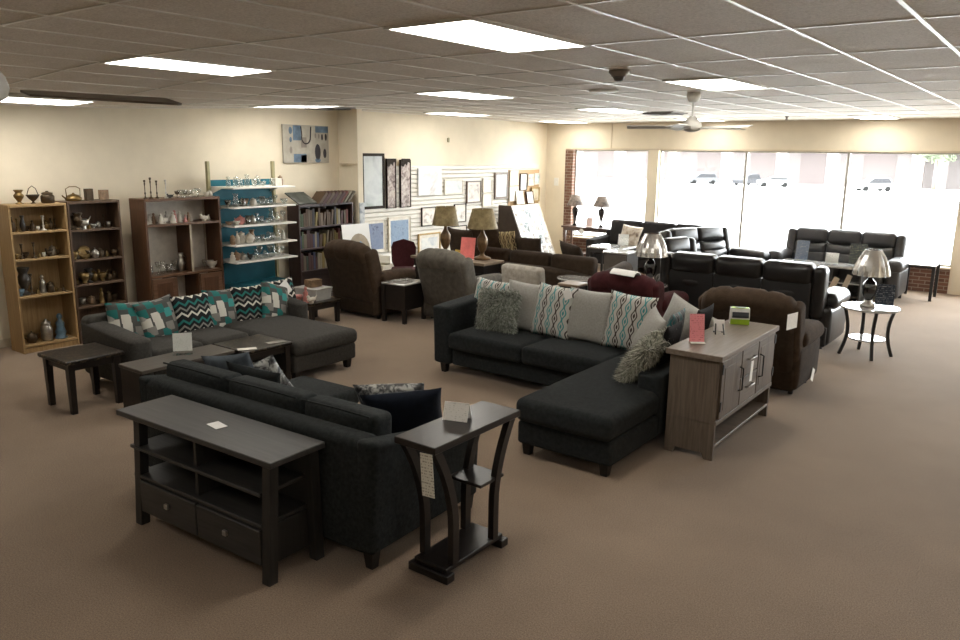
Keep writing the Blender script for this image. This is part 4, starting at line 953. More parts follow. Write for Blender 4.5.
lamp('black vase lamp with pleated silver shade on the round table at right', (-1.77, 10.1, .6015), vb, pleats(.2, .085, .38, .68), M_vase, M_silv, GS, vt)
round_table('dark round stand hidden behind the burgundy recliner under a silver lamp', (-4.38, 9.65, 0), .24, .64, M_glasstop, M_blackm, False)
lamp('black vase lamp with silver shade standing behind the burgundy recliner', (-4.38, 9.65, .6415), vb, pleats(.21, .1, .38, .68), M_vase, M_silv, GS, vt)
hang_tag('white tag hanging under the shade of the silver round-table lamp', (-1.99, 10.06, .96), (0, radians(18), 0), .06, .16, mat('tan_tag', (.5, .42, .33), .6))
GW = 'dark urn lamps on the console under the window'
M_flor = shade_mat('floral_shade', (.05, .04, .035), (.26, .21, .18)); M_dkurn = mat('dark_urn', (.02, .014, .012), .25, .5)
ub = [(.06, 0), (.065, .02), (.02, .05), (.018, .1), (.03, .16), (.07, .3), (.075, .36), (.05, .4), (.02, .42), (.016, .46)]
lamp('dark urn lamp with patterned shade, left of two on the window console', (-8.86, 15.35, .7615), ub, cone_shade(.2, .1, .45, .68), M_dkurn, M_flor, GW)
lamp('dark urn lamp with patterned shade, right of two on the window console', (-8.2, 15.35, .7615), ub, cone_shade(.2, .1, .45, .68), M_dkurn, M_flor, GW)
# ================================================================ SHELVING ALONG THE LEFT WALL
M_oak = wood('light_oak', (.24, .15, .065), (.38, .25, .115), .5, 2, .3); M_oakh = wood('light_oak_shelf', (.26, .165, .07), (.4, .27, .13), .5, 1, .3)
M_wal = wood('walnut_brown', (.06, .034, .02), (.11, .066, .04), .5, 2, .3); M_walh = wood('walnut_shelf', (.08, .05, .03), (.14, .09, .06), .5, 1, .3)
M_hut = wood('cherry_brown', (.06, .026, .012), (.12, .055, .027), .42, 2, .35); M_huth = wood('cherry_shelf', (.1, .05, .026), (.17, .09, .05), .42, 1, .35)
def bookcase(label, loc, W, H, D, zs, mv, mh, back, name='bookcase'):
    "open towards +x; local y runs along the wall from 0 to W, front plane at x = 0"
    t = thing(name, label, 'bookcase', loc, 0)
    for y in (0, W - .022): MB().box(-D, 0, y, y + .022, 0, H, .002).build('side_panel', mv, t)
    MB().box(-D, 0, .022, W - .022, H - .03, H, .002).build('top', mh, t)
    MB().box(-D, -D + .01, .022, W - .022, .0, H - .03, .0005).build('back_panel', back, t)
    MB().box(-D + .02, -.01, .022, W - .022, 0, .06, .002).build('plinth', mv, t)
    for z in zs: MB().box(-D + .01, -.004, .022, W - .022, z - .022, z, .002).build('shelf', mh, t)
    return t
XF = -9.42
bookcase('light oak bookcase of brass pieces nearest the camera on the left wall', (XF, 3.79, 0), .64, 1.71, .32, (.09, .66, 1.09, 1.4), M_oak, M_oakh, M_oak)
bookcase('dark walnut bookcase of silverware touching the light oak one', (XF, 4.44, 0), .64, 1.72, .3, (.09, .45, .72, 1.02, 1.38), M_wal, M_walh, M_wal)
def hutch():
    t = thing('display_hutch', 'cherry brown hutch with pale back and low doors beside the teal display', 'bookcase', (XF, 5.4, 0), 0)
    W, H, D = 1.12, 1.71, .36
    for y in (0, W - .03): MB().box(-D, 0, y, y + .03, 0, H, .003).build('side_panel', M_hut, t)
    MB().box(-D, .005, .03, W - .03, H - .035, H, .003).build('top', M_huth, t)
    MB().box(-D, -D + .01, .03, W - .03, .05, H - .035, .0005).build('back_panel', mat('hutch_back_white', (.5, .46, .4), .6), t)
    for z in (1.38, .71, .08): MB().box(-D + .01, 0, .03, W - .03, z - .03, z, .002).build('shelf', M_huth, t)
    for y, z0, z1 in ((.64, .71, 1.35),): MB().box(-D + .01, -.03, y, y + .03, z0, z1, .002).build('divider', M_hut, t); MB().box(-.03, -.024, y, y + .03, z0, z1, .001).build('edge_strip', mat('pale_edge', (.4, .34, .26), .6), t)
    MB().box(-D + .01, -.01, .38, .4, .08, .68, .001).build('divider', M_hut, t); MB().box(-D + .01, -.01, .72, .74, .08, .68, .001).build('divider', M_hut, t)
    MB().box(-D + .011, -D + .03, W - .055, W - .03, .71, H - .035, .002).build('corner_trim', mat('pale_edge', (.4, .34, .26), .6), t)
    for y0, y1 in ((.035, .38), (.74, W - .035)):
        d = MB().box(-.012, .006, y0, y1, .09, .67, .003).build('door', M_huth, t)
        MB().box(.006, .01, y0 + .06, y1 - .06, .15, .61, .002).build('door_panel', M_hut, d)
hutch()
M_teal = mat('teal_backboard', (.012, .125, .17), .55, .3, var=.2, scale=3)
ZT = (.79, 1.03, 1.3, 1.56, 1.83)
def teal_stand():
    t = thing('display_stand', 'teal backed display stand with five white shelves of glassware', 'display stand', (-9.7, 6.55, 0), 0)
    MB().box(-.06, -.045, .05, 1.12, .05, 1.92, .002).build('backboard', M_teal, t)
    olive = mat('olive_post', (.35, .32, .18), .5)
    for y in (.0, 1.13): MB().box(-.07, -.02, y, y + .045, 0, 2.18, .003).build('post', olive, t)
    for i, z in enumerate(ZT):
        s = MB().box(-.04, .48, .05, 1.14, z - .022, z, .003).build('shelf', M_white, t)
        for y in (.06, 1.09): MB().prism([(-.045, z - .022), (.2, z - .022), (-.045, z - .1)], y, y + .008, 'y').build('bracket', M_white, s)
    MB().box(.0, .3, .06, 1.1, 0, .42, .005).build('base_box', M_teal, t)
teal_stand()
M_dkbk = wood('espresso_shelf', (.03, .016, .014), (.06, .034, .03), .4, 1, .35)
bookcase('dark espresso bookcase packed with rows of books beside the teal display', (-9.5, 7.97, 0), 1.15, 1.52, .28, (.09, .48, .83, 1.17), M_dkbk, M_dkbk, M_dkbk)
# ---------------------------------------------------------------- small wares
M_brass = mat('aged_brass', (.17, .11, .04), .4, .5, .7, var=.4, scale=20); M_brassd = mat('dark_brass', (.06, .038, .018), .45, .5, .5, var=.5, scale=20); M_silver = mat('old_silver', (.4, .38, .34), .28, .5, .85, var=.3, scale=20)
M_china = mat('cream_china', (.6, .56, .48), .3, .5, var=.1, scale=14); M_chinad = mat('brown_china', (.22, .14, .08), .35, .5, var=.5, scale=20); M_chinab = mat('blue_china', (.09, .16, .22), .35, .5, var=.3, scale=20); M_rose = mat('rose_china', (.5, .2, .18), .4, .5, var=.4, scale=20)
M_clear = glass_mat('clear_glass', (.9, .92, .9), .13, .02); M_smoke = glass_mat('smoked_glass', (.55, .52, .45), .15, .02)
M_dkobj = mat('dark_ceramic', (.03, .025, .02), .3, .5, var=.4)
PR = {
 'vase': [(.3, 0), (.32, .02), (.45, .25), (.5, .42), (.34, .66), (.26, .78), (.4, 1)],
 'candlestick': [(.5, 0), (.5, .04), (.2, .08), (.12, .2), (.22, .3), (.1, .38), (.12, .7), (.22, .8), (.14, .85), (.28, .94), (.26, 1)],
 'goblet': [(.42, 0), (.4, .03), (.08, .07), (.08, .42), (.3, .52), (.46, .72), (.5, 1), (.46, 1), (.4, .72), (.1, .56)],
 'bowl': [(.25, 0), (.27, .1), (.2, .14), (.42, .5), (.5, 1), (.47, 1), (.38, .52), (.05, .25)],
 'tumbler': [(.4, 0), (.44, .1), (.5, 1), (.46, 1), (.4, .12), (.05, .1)],
 'jar': [(.4, 0), (.48, .1), (.5, .55), (.4, .7), (.34, .74), (.42, .78), (.38, .86), (.12, .92), (.1, 1), (.02, 1)],
 'bottle': [(.4, 0), (.5, .05), (.5, .5), (.38, .62), (.16, .72), (.14, .92), (.2, .94), (.2, 1)],
 'figurine': [(.5, 0), (.5, .06), (.34, .1), (.44, .25), (.3, .48), (.36, .62), (.16, .74), (.14, .78), (.22, .84), (.22, .92), (.12, 1), (.02, 1)],
 'urn': [(.4, 0), (.38, .06), (.15, .14), (.2, .2), (.48, .5), (.5, .62), (.32, .76), (.3, .8), (.46, .95), (.46, 1)],
 'bell': [(.5, 0), (.48, .06), (.34, .3), (.28, .55), (.1, .62), (.08, .9), (.14, .95), (.1, 1), (.02, 1)],
 'cup': [(.25, 0), (.3, .04), (.44, .3), (.5, 1), (.46, 1), (.4, .3), (.05, .12)],
}
def ware_mb(kind, w, h):
    m = MB()
    if kind in PR: m.lathe([(r * w, z * h) for r, z in PR[kind]], 12)
    elif kind == 'plate':
        T = Matrix.Translation((-.02, 0, h / 2)) @ Matrix.Rotation(radians(78), 4, 'Y'); m.lathe([(.02, 0), (h * .3, .0), (h * .5, .016), (h * .5, .02), (h * .28, .006), (.02, .006)], 20, M=T)
        m.box(-.05, .04, -w * .22, w * .22, 0, .012, .002)
    elif kind == 'pitcher':
        m.lathe([(r * w * .8, z * h) for r, z in PR['vase']], 12); m.tube([(0, w * .3, h * .35), (0, w * .62, h * .45), (0, w * .62, h * .75), (0, w * .28, h * .85)], w * .05, 6)
    elif kind == 'teapot':
        m.lathe([(.3 * w, 0), (.32 * w, .03 * h), (.48 * w, .3 * h), (.44 * w, .55 * h), (.2 * w, .72 * h), (.06 * w, .78 * h), (.06 * w, .86 * h), (.01, .88 * h)], 14)
        m.tube([(0, -w * .4, h * .3), (0, -w * .62, h * .45), (0, -w * .7, h * .66)], .015, 6, rs=[w * .08, w * .06, w * .04]); m.tube([(0, w * .4, h * .2), (0, w * .66, h * .35), (0, w * .6, h * .6), (0, w * .36, h * .58)], w * .04, 6)
    elif kind == 'kettle':
        m.lathe([(.36 * w, 0), (.46 * w, .06 * h), (.46 * w, .22 * h), (.3 * w, .42 * h), (.08 * w, .5 * h), (.05 * w, .58 * h), (.01, .58 * h)], 16)
        m.tube([(0, -w * .4, h * .14), (0, -w * .6, h * .34), (0, -w * .66, h * .42)], .012, 6, rs=[w * .07, w * .05, w * .04]); m.tube([(0, -w * .4, h * .3), (0, -w * .42, h * .85), (0, -w * .2, h), (0, w * .2, h), (0, w * .42, h * .85), (0, w * .4, h * .3)], w * .03, 6)
    elif kind == 'basket':
        m.lathe([(.22 * w, 0), (.1 * w, .06 * h), (.08 * w, .12 * h), (.3 * w, .28 * h), (.5 * w, .5 * h), (.46 * w, .5 * h), (.1 * w, .2 * h)], 16); m.tube([(0, -w * .42, h * .48), (0, -w * .25, h * .85), (0, 0, h), (0, w * .25, h * .85), (0, w * .42, h * .48)], w * .03, 6)
    elif kind == 'bird':
        m.soft((0, 0, h * .45), (w * .5, w, h * .5), w * .24, k=3, m=2); m.soft((0, -w * .42, h * .78), (w * .3, w * .34, h * .36), w * .14, k=3, m=2); m.prism([(w * .35, h * .5), (w * .75, h * .85), (w * .45, h * .4)], -w * .06, w * .06, 'x'); m.cyl((0, 0, 0), w * .24, 0, h * .22, 10)
    elif kind == 'box': m.box(-w * .35, w * .35, -w * .5, w * .5, 0, h, .004)
    return m
WARE = {}
MN = {'brass': M_brass, 'dark brass': M_brassd, 'silver': M_silver, 'cream china': M_china, 'brown china': M_chinad, 'blue china': M_chinab, 'rose china': M_rose, 'clear glass': M_clear, 'smoked glass': M_smoke, 'dark ceramic': M_dkobj, 'white': M_wht}
def ware(kind, matn, w, h, loc, label, group):
    key = (kind, matn, round(w, 3), round(h, 3))
    if key in WARE: o = WARE[key].copy(); COL.objects.link(o)
    else: o = WARE[key] = ware_mb(kind, w, h).build(kind if kind != 'box' else 'keepsake_box', MN[matn])
    o.location = loc; return tag(o, label, kind if kind != 'box' else 'box', group)
rw = random.Random(11)
def shelf_row(items, y0, y1, x, z, where, group):
    n = len(items)
    for i, (kind, mn, w, h) in enumerate(items):
        y = y0 + (y1 - y0) * (i + .5) / n
        ware(kind, mn, w, h, (x + rw.uniform(-.04, .05), y, z + .0005), '%s %s, %s from left on %s' % (mn, kind, ORD[i], where), group)
G = 'brassware in the light oak bookcase'
shelf_row([('urn', 'brass', .11, .16), ('basket', 'dark brass', .15, .2), ('jar', 'dark brass', .15, .14)], 3.9, 4.34, -9.55, 1.71, 'top of the light oak bookcase', G)
shelf_row([('bottle', 'dark brass', .06, .17), ('candlestick', 'brass', .06, .15), ('vase', 'dark ceramic', .06, .18), ('bird', 'dark brass', .07, .08), ('figurine', 'dark brass', .06, .12), ('cup', 'cream china', .04, .05), ('candlestick', 'cream china', .07, .17), ('jar', 'brass', .08, .11), ('bottle', 'dark brass', .05, .13), ('candlestick', 'dark brass', .05, .12)], 3.84, 4.38, -9.55, 1.4, 'upper shelf of the light oak bookcase', G)
shelf_row([('cup', 'brass', .05, .06), ('candlestick', 'dark brass', .06, .17), ('bowl', 'dark brass', .08, .06), ('candlestick', 'dark brass', .06, .18), ('bell', 'brass', .05, .07), ('cup', 'cream china', .04, .05), ('bird', 'dark brass', .07, .1), ('jar', 'silver', .08, .12), ('cup', 'dark brass', .05, .06)], 3.84, 4.38, -9.55, 1.09, 'second shelf of the light oak bookcase', G)
shelf_row([('bowl', 'blue china', .09, .08), ('urn', 'dark ceramic', .15, .32), ('candlestick', 'dark brass', .08, .24), ('bell', 'brass', .06, .07), ('figurine', 'silver', .09, .21), ('jar', 'dark brass', .09, .13), ('cup', 'brass', .04, .05), ('bell', 'dark brass', .05, .07)], 3.84, 4.38, -9.55, .66, 'third shelf of the light oak bookcase', G)
shelf_row([('teapot', 'dark brass', .13, .16), ('jar', 'silver', .13, .26), ('figurine', 'blue china', .14, .3)], 3.86, 4.36, -9.55, .09, 'bottom shelf of the light oak bookcase', G)
G = 'silverware in the walnut bookcase'
shelf_row([('kettle', 'brass', .2, .17), ('box', 'dark brass', .09, .14), ('box', 'brown china', .1, .12)], 4.48, 5.06, -9.55, 1.72, 'top of the walnut bookcase', G)
shelf_row([('plate', 'dark brass', .1, .17), ('urn', 'dark brass', .12, .2), ('bird', 'silver', .13, .18), ('bell', 'brass', .06, .09), ('bowl', 'silver', .09, .05), ('jar', 'silver', .06, .08), ('candlestick', 'dark brass', .05, .16), ('cup', 'silver', .06, .07)], 4.48, 5.04, -9.55, 1.38, 'upper shelf of the walnut bookcase', G)
shelf_row([('bowl', 'brass', .1, .1), ('cup', 'silver', .07, .08), ('plate', 'brass', .09, .16), ('bowl', 'dark brass', .1, .1), ('teapot', 'silver', .1, .14), ('jar', 'dark brass', .08, .12), ('cup', 'silver', .06, .07), ('bell', 'brass', .06, .09), ('bowl', 'dark brass', .09, .08)], 4.48, 5.04, -9.55, 1.02, 'second shelf of the walnut bookcase', G)
shelf_row([('cup', 'brass', .06, .05), ('bowl', 'brass', .12, .13), ('urn', 'dark ceramic', .11, .17), ('teapot', 'brass', .12, .17), ('bird', 'brass', .1, .16), ('cup', 'dark brass', .07, .08), ('jar', 'dark brass', .09, .12)], 4.48, 5.04, -9.55, .72, 'third shelf of the walnut bookcase', G)
shelf_row([('cup', 'silver', .08, .08), ('jar', 'brown china', .09, .1), ('figurine', 'brass', .08, .19), ('jar', 'dark brass', .08, .14), ('bowl', 'dark brass', .09, .09)], 4.54, 5.04, -9.55, .45, 'lower shelf of the walnut bookcase', G)
G = 'glass and figurines on the hutch'
shelf_row([('candlestick', 'dark brass', .05, .24), ('candlestick', 'dark brass', .05, .27), ('candlestick', 'dark brass', .05, .23), ('candlestick', 'silver', .05, .24), ('bird', 'dark ceramic', .09, .06), ('goblet', 'smoked glass', .07, .09), ('bowl', 'clear glass', .14, .1), ('bowl', 'clear glass', .13, .09), ('jar', 'clear glass', .1, .12), ('goblet', 'clear glass', .08, .11), ('cup', 'cream china', .07, .06), ('jar', 'cream china', .08, .08)], 5.44, 6.48, -9.5, 1.71, 'top of the cherry hutch', G)
shelf_row([('figurine', 'cream china', .07, .1), ('figurine', 'cream china', .08, .11), ('figurine', 'brown china', .07, .14), ('figurine', 'cream china', .08, .13), ('bird', 'cream china', .09, .11), ('figurine', 'silver', .07, .16), ('figurine', 'cream china', .09, .15), ('figurine', 'rose china', .08, .16), ('figurine', 'cream china', .08, .15), ('bell', 'rose china', .06, .1), ('figurine', 'brown china', .06, .13), ('figurine', 'cream china', .06, .1)], 5.45, 6.18, -9.55, 1.38, 'upper left bay of the cherry hutch', G)
shelf_row([('bird', 'cream china', .11, .1), ('figurine', 'cream china', .07, .07)], 6.25, 6.48, -9.55, 1.38, 'upper right bay of the cherry hutch', G)
shelf_row([('tumbler', 'clear glass', .08, .12), ('goblet', 'clear glass', .08, .17), ('vase', 'clear glass', .09, .17), ('tumbler', 'clear glass', .09, .12), ('goblet', 'clear glass', .08, .16)], 5.45, 5.9, -9.55, .71, 'middle left bay of the cherry hutch', G)
shelf_row([('pitcher', 'silver', .13, .25)], 5.9, 6.02, -9.55, .71, 'middle bay of the cherry hutch', G)
shelf_row([('goblet', 'clear glass', .07, .13), ('bowl', 'cream china', .16, .1)], 6.22, 6.5, -9.55, .71, 'middle right bay of the cherry hutch', G)
shelf_row([('figurine', 'dark ceramic', .09, .2), ('jar', 'silver', .1, .14)], 5.82, 6.1, -9.55, .08, 'bottom opening of the cherry hutch', G)
G = 'glass and china on the teal display'
def mixrow(seed, kinds, n):
    r = random.Random(seed); return [(k, m, round(w * s, 3), round(h * s, 3)) for k, m, w, h in [r.choice(kinds) for _ in range(n)] for s in [r.choice((.85, 1, 1.12))]]
GK = [('goblet', 'clear glass', .08, .16), ('vase', 'clear glass', .09, .17), ('tumbler', 'clear glass', .08, .11), ('bowl', 'clear glass', .11, .08), ('jar', 'clear glass', .09, .14)]
CK = [('jar', 'cream china', .09, .13), ('cup', 'cream china', .08, .08), ('bowl', 'brown china', .11, .09), ('vase', 'cream china', .08, .15), ('teapot', 'cream china', .1, .12), ('figurine', 'cream china', .08, .15)]
for z, nm, a, b, extra in ((ZT[4], 'top shelf of the teal display', GK, 6, [('box', 'cream china', .12, .11), ('jar', 'brown china', .09, .15)]), (ZT[3], 'second shelf of the teal display', GK, 2, None), (ZT[2], 'middle shelf of the teal display', GK, 1, None), (ZT[1], 'fourth shelf of the teal display', CK, 5, None), (ZT[0], 'lowest shelf of the teal display', CK, 3, None)):
    if extra: items = mixrow(3, GK, 8) + extra
    elif z == ZT[3]: items = [('bowl', 'smoked glass', .1, .09), ('vase', 'clear glass', .1, .18), ('jar', 'smoked glass', .1, .12)] + [('bowl', 'brown china', .12, .1), ('jar', 'cream china', .1, .11)] + mixrow(5, GK, 6)
    elif z == ZT[2]: items = [('bowl', 'brown china', .12, .05), ('bowl', 'cream china', .1, .06), ('teapot', 'rose china', .14, .15), ('tumbler', 'smoked glass', .08, .12), ('jar', 'silver', .09, .13)] + mixrow(8, GK, 6)
    elif z == ZT[1]: items = [('jar', 'brown china', .08, .14), ('bottle', 'cream china', .07, .18), ('jar', 'cream china', .12, .17), ('teapot', 'cream china', .14, .18), ('vase', 'brown china', .1, .18)] + mixrow(12, GK, 5) + [('figurine', 'cream china', .08, .14)]
    else: items = [('figurine', 'cream china', .1, .13), ('teapot', 'brown china', .13, .16), ('teapot', 'silver', .12, .13), ('bird', 'dark ceramic', .08, .11)] + mixrow(15, GK, 7)
    shelf_row(items, 6.62, 7.64, -9.42, z, nm, G)
# books
BC = [(0.104, 0.08, 0.052), (0.048, 0.068, 0.032), (0.192, 0.168, 0.12), (0.112, 0.028, 0.02), (0.072, 0.044, 0.024), (0.028, 0.024, 0.024), (0.16, 0.12, 0.036), (0.036, 0.04, 0.08), (0.136, 0.096, 0.064), (0.024, 0.04, 0.028), (0.056, 0.0224, 0.02)]
BN = ['tan', 'green', 'cream', 'red', 'brown', 'black', 'mustard', 'navy', 'sand', 'dark green', 'maroon']
M_page = mat('book_pages', (.5, .45, .35), .8)
BM = [mat('book_cover_' + BN[i].replace(' ', '_'), BC[i], .6, .3, var=.15) for i in range(len(BC))]
rb = random.Random(4)
def book(ci, th, h, d, loc, rot, label, group):
    t = thing('book', label, 'book', loc, 0, group); t.rotation_euler = rot
    MB().box(-d, 0, 0, .003, 0, h, .0005).box(-d, 0, th - .003, th, 0, h, .0005).box(-.004, 0, .003, th - .003, 0, h, .0005).build('cover', BM[ci], t)
    MB().box(-d + .005, -.004, .003, th - .003, .004, h - .004, 0).build('pages', M_page, t)
for z, nm, ymax in ((1.17, 'top row', 9.08), (.83, 'second row', 9.08), (.48, 'third row', 8.75)):
    y = 8.0; i = 0
    while y < ymax - .05:
        th = rb.uniform(.028, .06); ci = rb.randrange(len(BC)); lean = rb.choice((0, 0, 0, 0, .12)) if i else 0
        book(ci, th, rb.uniform(.2, .29), .2, (-9.53, y, z + .001), (-lean, 0, 0), '%s book, %s from left in the %s of the dark bookcase' % (BN[ci], (ORD + ['twenty-first', 'twenty-second', 'twenty-third', 'twenty-fourth', 'twenty-fifth', 'twenty-sixth', 'twenty-seventh', 'twenty-eighth', 'twenty-ninth', 'thirtieth'])[i], nm), 'books in the dark bookcase')
        y += th + .004 + (.27 * math.sin(lean) if lean else 0); i += 1
solo('framed_picture', MB().box(-.01, .01, -.2, .2, 0, .34, .003), print_mat('album_cover', (.05, .055, .045), (.2, .2, .19), blob=(.08, .085, .075), scale=5), 'dark album lying tilted on the dark bookcase top, nearest the teal display', 'book', (-9.52, 8.18, 1.53), (0, radians(-62), radians(4)))
for i in range(9):
    ci = (4, 10, 4, 10, 4, 10, 3, 2, 0)[i]
    book(ci, .05 if i < 6 else .032, .25, .24, (-9.5, 8.38 + i * .077, 1.522), (-.75, 0, 0), '%s book leaning on top of the dark bookcase, %s from left' % (BN[ci], ORD[i]), 'books leaning on the dark bookcase top')
# basket of odds and ends on low table
def bin_():
    t = thing('storage_bin', 'translucent storage bin of odds and ends on the low marble table', 'bin', (-8.26, 7.14, .3215), radians(6))
    m = MB(); p = [(-.2, -.16), (.2, -.16), (.2, .16), (-.2, .16)]
    for i in range(4):
        a, b = p[i], p[(i + 1) % 4]; m.add([(a[0] * .9, a[1] * .9, 0), (b[0] * .9, b[1] * .9, 0), (b[0], b[1], .16), (a[0], a[1], .16), (a[0] * .88, a[1] * .88, .004), (b[0] * .88, b[1] * .88, .004), (b[0] * .97, b[1] * .97, .16), (a[0] * .97, a[1] * .97, .16)], [(0, 1, 2, 3), (7, 6, 5, 4), (3, 2, 6, 7)])
    m.box(-.18, .18, -.145, .145, 0, .004, .0005); m.build('tub', mat('frosted_plastic', (.42, .42, .4), .4), t)
    MB().soft((0, 0, .16), (.42, .34, .02), .009, k=2, m=1).build('rim', mat('frosted_plastic', (.42, .42, .4), .4), t)
bin_()
ware('box', 'brown china', .2, .1, (-8.26, 7.14, .495), 'brown box lying in the translucent bin on the low table', None)
ware('figurine', 'rose china', .1, .22, (-8.12, 6.88, .3215), 'rose china figurine left of the bin on the low marble table', None)
ware('bird', 'cream china', .13, .12, (-8.03, 6.9, .3215), 'cream china bird in front of the bin on the low marble table', None)
ware('bowl', 'rose china', .13, .08, (-8.3, 6.9, .3215), 'rose china bowl beside the bin on the low marble table', None)
# ---------------------------------------------------------------- pictures on the left wall
def picture(name, label, x, y0, y1, z0, z1, fm, pm, fw=.03, mat_w=0, d=.03, group='framed pictures on the slatwall', tilt=0):
    t = thing(name, label, 'picture', (x, (y0 + y1) / 2, z0), 0, group); t.rotation_euler = (0, radians(tilt), 0)
    w, h = (y1 - y0) / 2, z1 - z0
    if fm: MB().box(0, d, -w, -w + fw, 0, h, .002).box(0, d, w - fw, w, 0, h, .002).box(0, d, -w + fw, w - fw, 0, fw, .002).box(0, d, -w + fw, w - fw, h - fw, h, .002).build('frame', fm, t)
    else: fw = 0
    a = fw
    if mat_w: MB().box(.004, d * .55, -w + a, w - a, a, h - a, 0).build('mount', mat('picture_mount', (.72, .68, .6), .7), t); a += mat_w
    T = Matrix.Translation((d * .3, 0, h / 2)) @ Matrix.Rotation(pi / 2, 4, 'Z')
    o = MB().box(-(w - a), (w - a), -d * .32, d * .3, -(h / 2 - a), h / 2 - a, 0).build('print', pm, t); o.location = (d * .3, 0, h / 2); o.rotation_euler = (0, 0, pi / 2)
    return t
FB = mat('black_frame', (.022, .015, .011), .7, .15); FW = wood('brown_frame', (.07, .04, .022), (.13, .08, .045), .4, 2); FG = mat('gold_frame', (.35, .24, .09), .4, .4, .4); FP = mat('pale_frame', (.62, .57, .48), .5)
def P(i, paper, ink, blob, sc=5): return MATS.get('print_%d' % i) or print_mat('print_%d' % i, paper, ink, blob=blob, scale=sc, seed=i)
XS = -9.915
art = MB(); A = [mat('canvas_cream', (.4, .37, .31), .7), mat('canvas_blue', (.13, .19, .26), .7, var=.4), mat('canvas_dark', (.045, .04, .045), .7), mat('canvas_taupe', (.25, .22, .19), .7)]
t = thing('wall_canvas', 'canvas of blue blocks and a dark necklace on the cream wall above the books', 'picture', (-9.945, 8.06, 2.15), 0)
m = MB(); m.box(0, .03, 0, .94, 0, .59, .003); W9 = .0312
def rect(ci, y0, y1, z0, z1): m.cur = ci; m.box(.0285, W9, y0, y1, z0, z1, 0)
def oval(ci, y, z, a, b): m.cur = ci; m.prism([(y + a * cos(k * pi / 8), z + b * sin(k * pi / 8)) for k in range(16)], .0285, W9 + .0005, 'x')
rect(1, .2, .36, .35, .58); rect(1, .66, .93, .48, .58); rect(1, .2, .46, .01, .14); rect(3, .36, .47, .24, .4); rect(2, .35, .46, .01, .12)
for y, z, a, b, ci in ((.15, .5, .035, .055, 1), (.15, .36, .025, .04, 1), (.15, .2, .025, .055, 3), (.7, .17, .06, .13, 2), (.85, .15, .035, .075, 2), (.66, .43, .018, .04, 3), (.73, .42, .018, .04, 3), (.8, .41, .02, .05, 2), (.88, .41, .022, .055, 2), (.7, .04, .06, .035, 1)): oval(ci, y, z, a, b)
m.cur = 2; m.tube([(.031, .38 - .02 * (1 - k / 6), .57 - .17 * k / 6) for k in range(6)] + [(.031, .46 - .09 * cos(k * pi / 12), .4 - .1 * sin(k * pi / 12)) for k in range(13)] + [(.031, .55 + .015 * k / 6, .4 + .17 * k / 6) for k in range(1, 7)], .011, 5)
m.build('canvas', A, t)
picture('framed_mirror', 'large dark-framed landscape picture beside the pilaster', XS, 9.72, 10.29, 1.34, 2.31, FB, P(1, (.55, .58, .58), (.25, .27, .22), (.45, .48, .5), 2), .05)
picture('canvas_panel', 'narrow floral panel with dark top, left of two', XS, 10.34, 10.58, 1.33, 2.22, FB, P(2, (.5, .44, .38), (.1, .07, .06), (.32, .26, .24), 11), .012, d=.04)
picture('canvas_panel', 'narrow floral panel with dark top, right of two', XS, 10.7, 10.98, 1.33, 2.2, FB, P(3, (.52, .46, .41), (.1, .07, .06), (.36, .3, .28), 11), .012, d=.04)
for o in [q for q in COL.objects if q.name.startswith('canvas_panel')]:
    MB().prism([(-.12, .89), (-.12, .76), (-.07, .74), (-.02, .8), (.03, .76), (.05, .83), (.12, .81), (.12, .89)], .0405, .043, 'x').build('dark_top', FB, o)
picture('canvas_panel', 'pale seascape canvas high on the slatwall right of the floral panels', XS, 11.2, 11.88, 1.53, 2.04, None, P(4, (.75, .76, .76), (.4, .36, .34), (.68, .7, .72), 2), d=.05)
picture('framed_picture', 'wide cream framed print of three faint figures on the slatwall', XS, 11.98, 12.58, 1.52, 1.82, FP, P(5, (.7, .69, .65), (.45, .5, .52), (.66, .65, .62), 6))
picture('framed_picture', 'brown framed portrait print above the second gold-shaded lamp', XS, 12.7, 13.18, 1.32, 1.77, FW, P(6, (.7, .66, .6), (.25, .2, .18), (.6, .55, .5), 5), .025, .05)
picture('framed_picture', 'white narrow framed sheet, upper of two right of the portrait print', XS, 13.25, 13.57, 1.52, 1.81, FP, P(7, (.78, .76, .7), (.6, .55, .5), (.74, .7, .65), 5))
picture('framed_picture', 'plain white narrow sheet, lower of two right of the portrait print', XS, 13.25, 13.6, 1.22, 1.5, FP, P(8, (.8, .78, .72), (.7, .66, .6), (.76, .74, .7), 3))
picture('framed_picture', 'dark brown framed pale picture near the far corner of the slatwall', XS, 13.68, 14.16, 1.37, 1.93, FW, P(9, (.72, .73, .73), (.5, .52, .54), (.66, .68, .7), 3), .045)
picture('framed_picture', 'white framed sheet highest beside the tan board in the far corner', XS + .012, 14.22, 14.55, 1.64, 1.97, FP, P(10, (.8, .78, .74), (.6, .55, .5), (.74, .72, .68), 4))
picture('framed_picture', 'black framed white portrait sheet left of the two small prints', XS + .012, 14.62, 14.9, 1.52, 1.9, FB, P(11, (.8, .79, .76), (.6, .55, .5), (.78, .76, .72), 4), .02)
picture('framed_picture', 'small print with a red mark on the tan board in the corner', XS + .012, 14.94, 15.17, 1.62, 1.88, FP, P(12, (.7, .66, .6), (.5, .2, .18), (.68, .62, .56), 7))
picture('framed_picture', 'small teal-tinted print, last one before the window wall corner', XS + .012, 15.2, 15.43, 1.64, 1.9, FP, P(13, (.55, .63, .62), (.25, .36, .36), (.5, .58, .58), 7))
solo('display_board', MB().box(0, .012, 14.2, 15.44, 1.2, 1.98, .003), wood('tan_board', (.36, .22, .1), (.46, .3, .16), .5, 1), 'tan wooden board behind the small prints in the far corner', 'board', (-9.919, 0, 0))
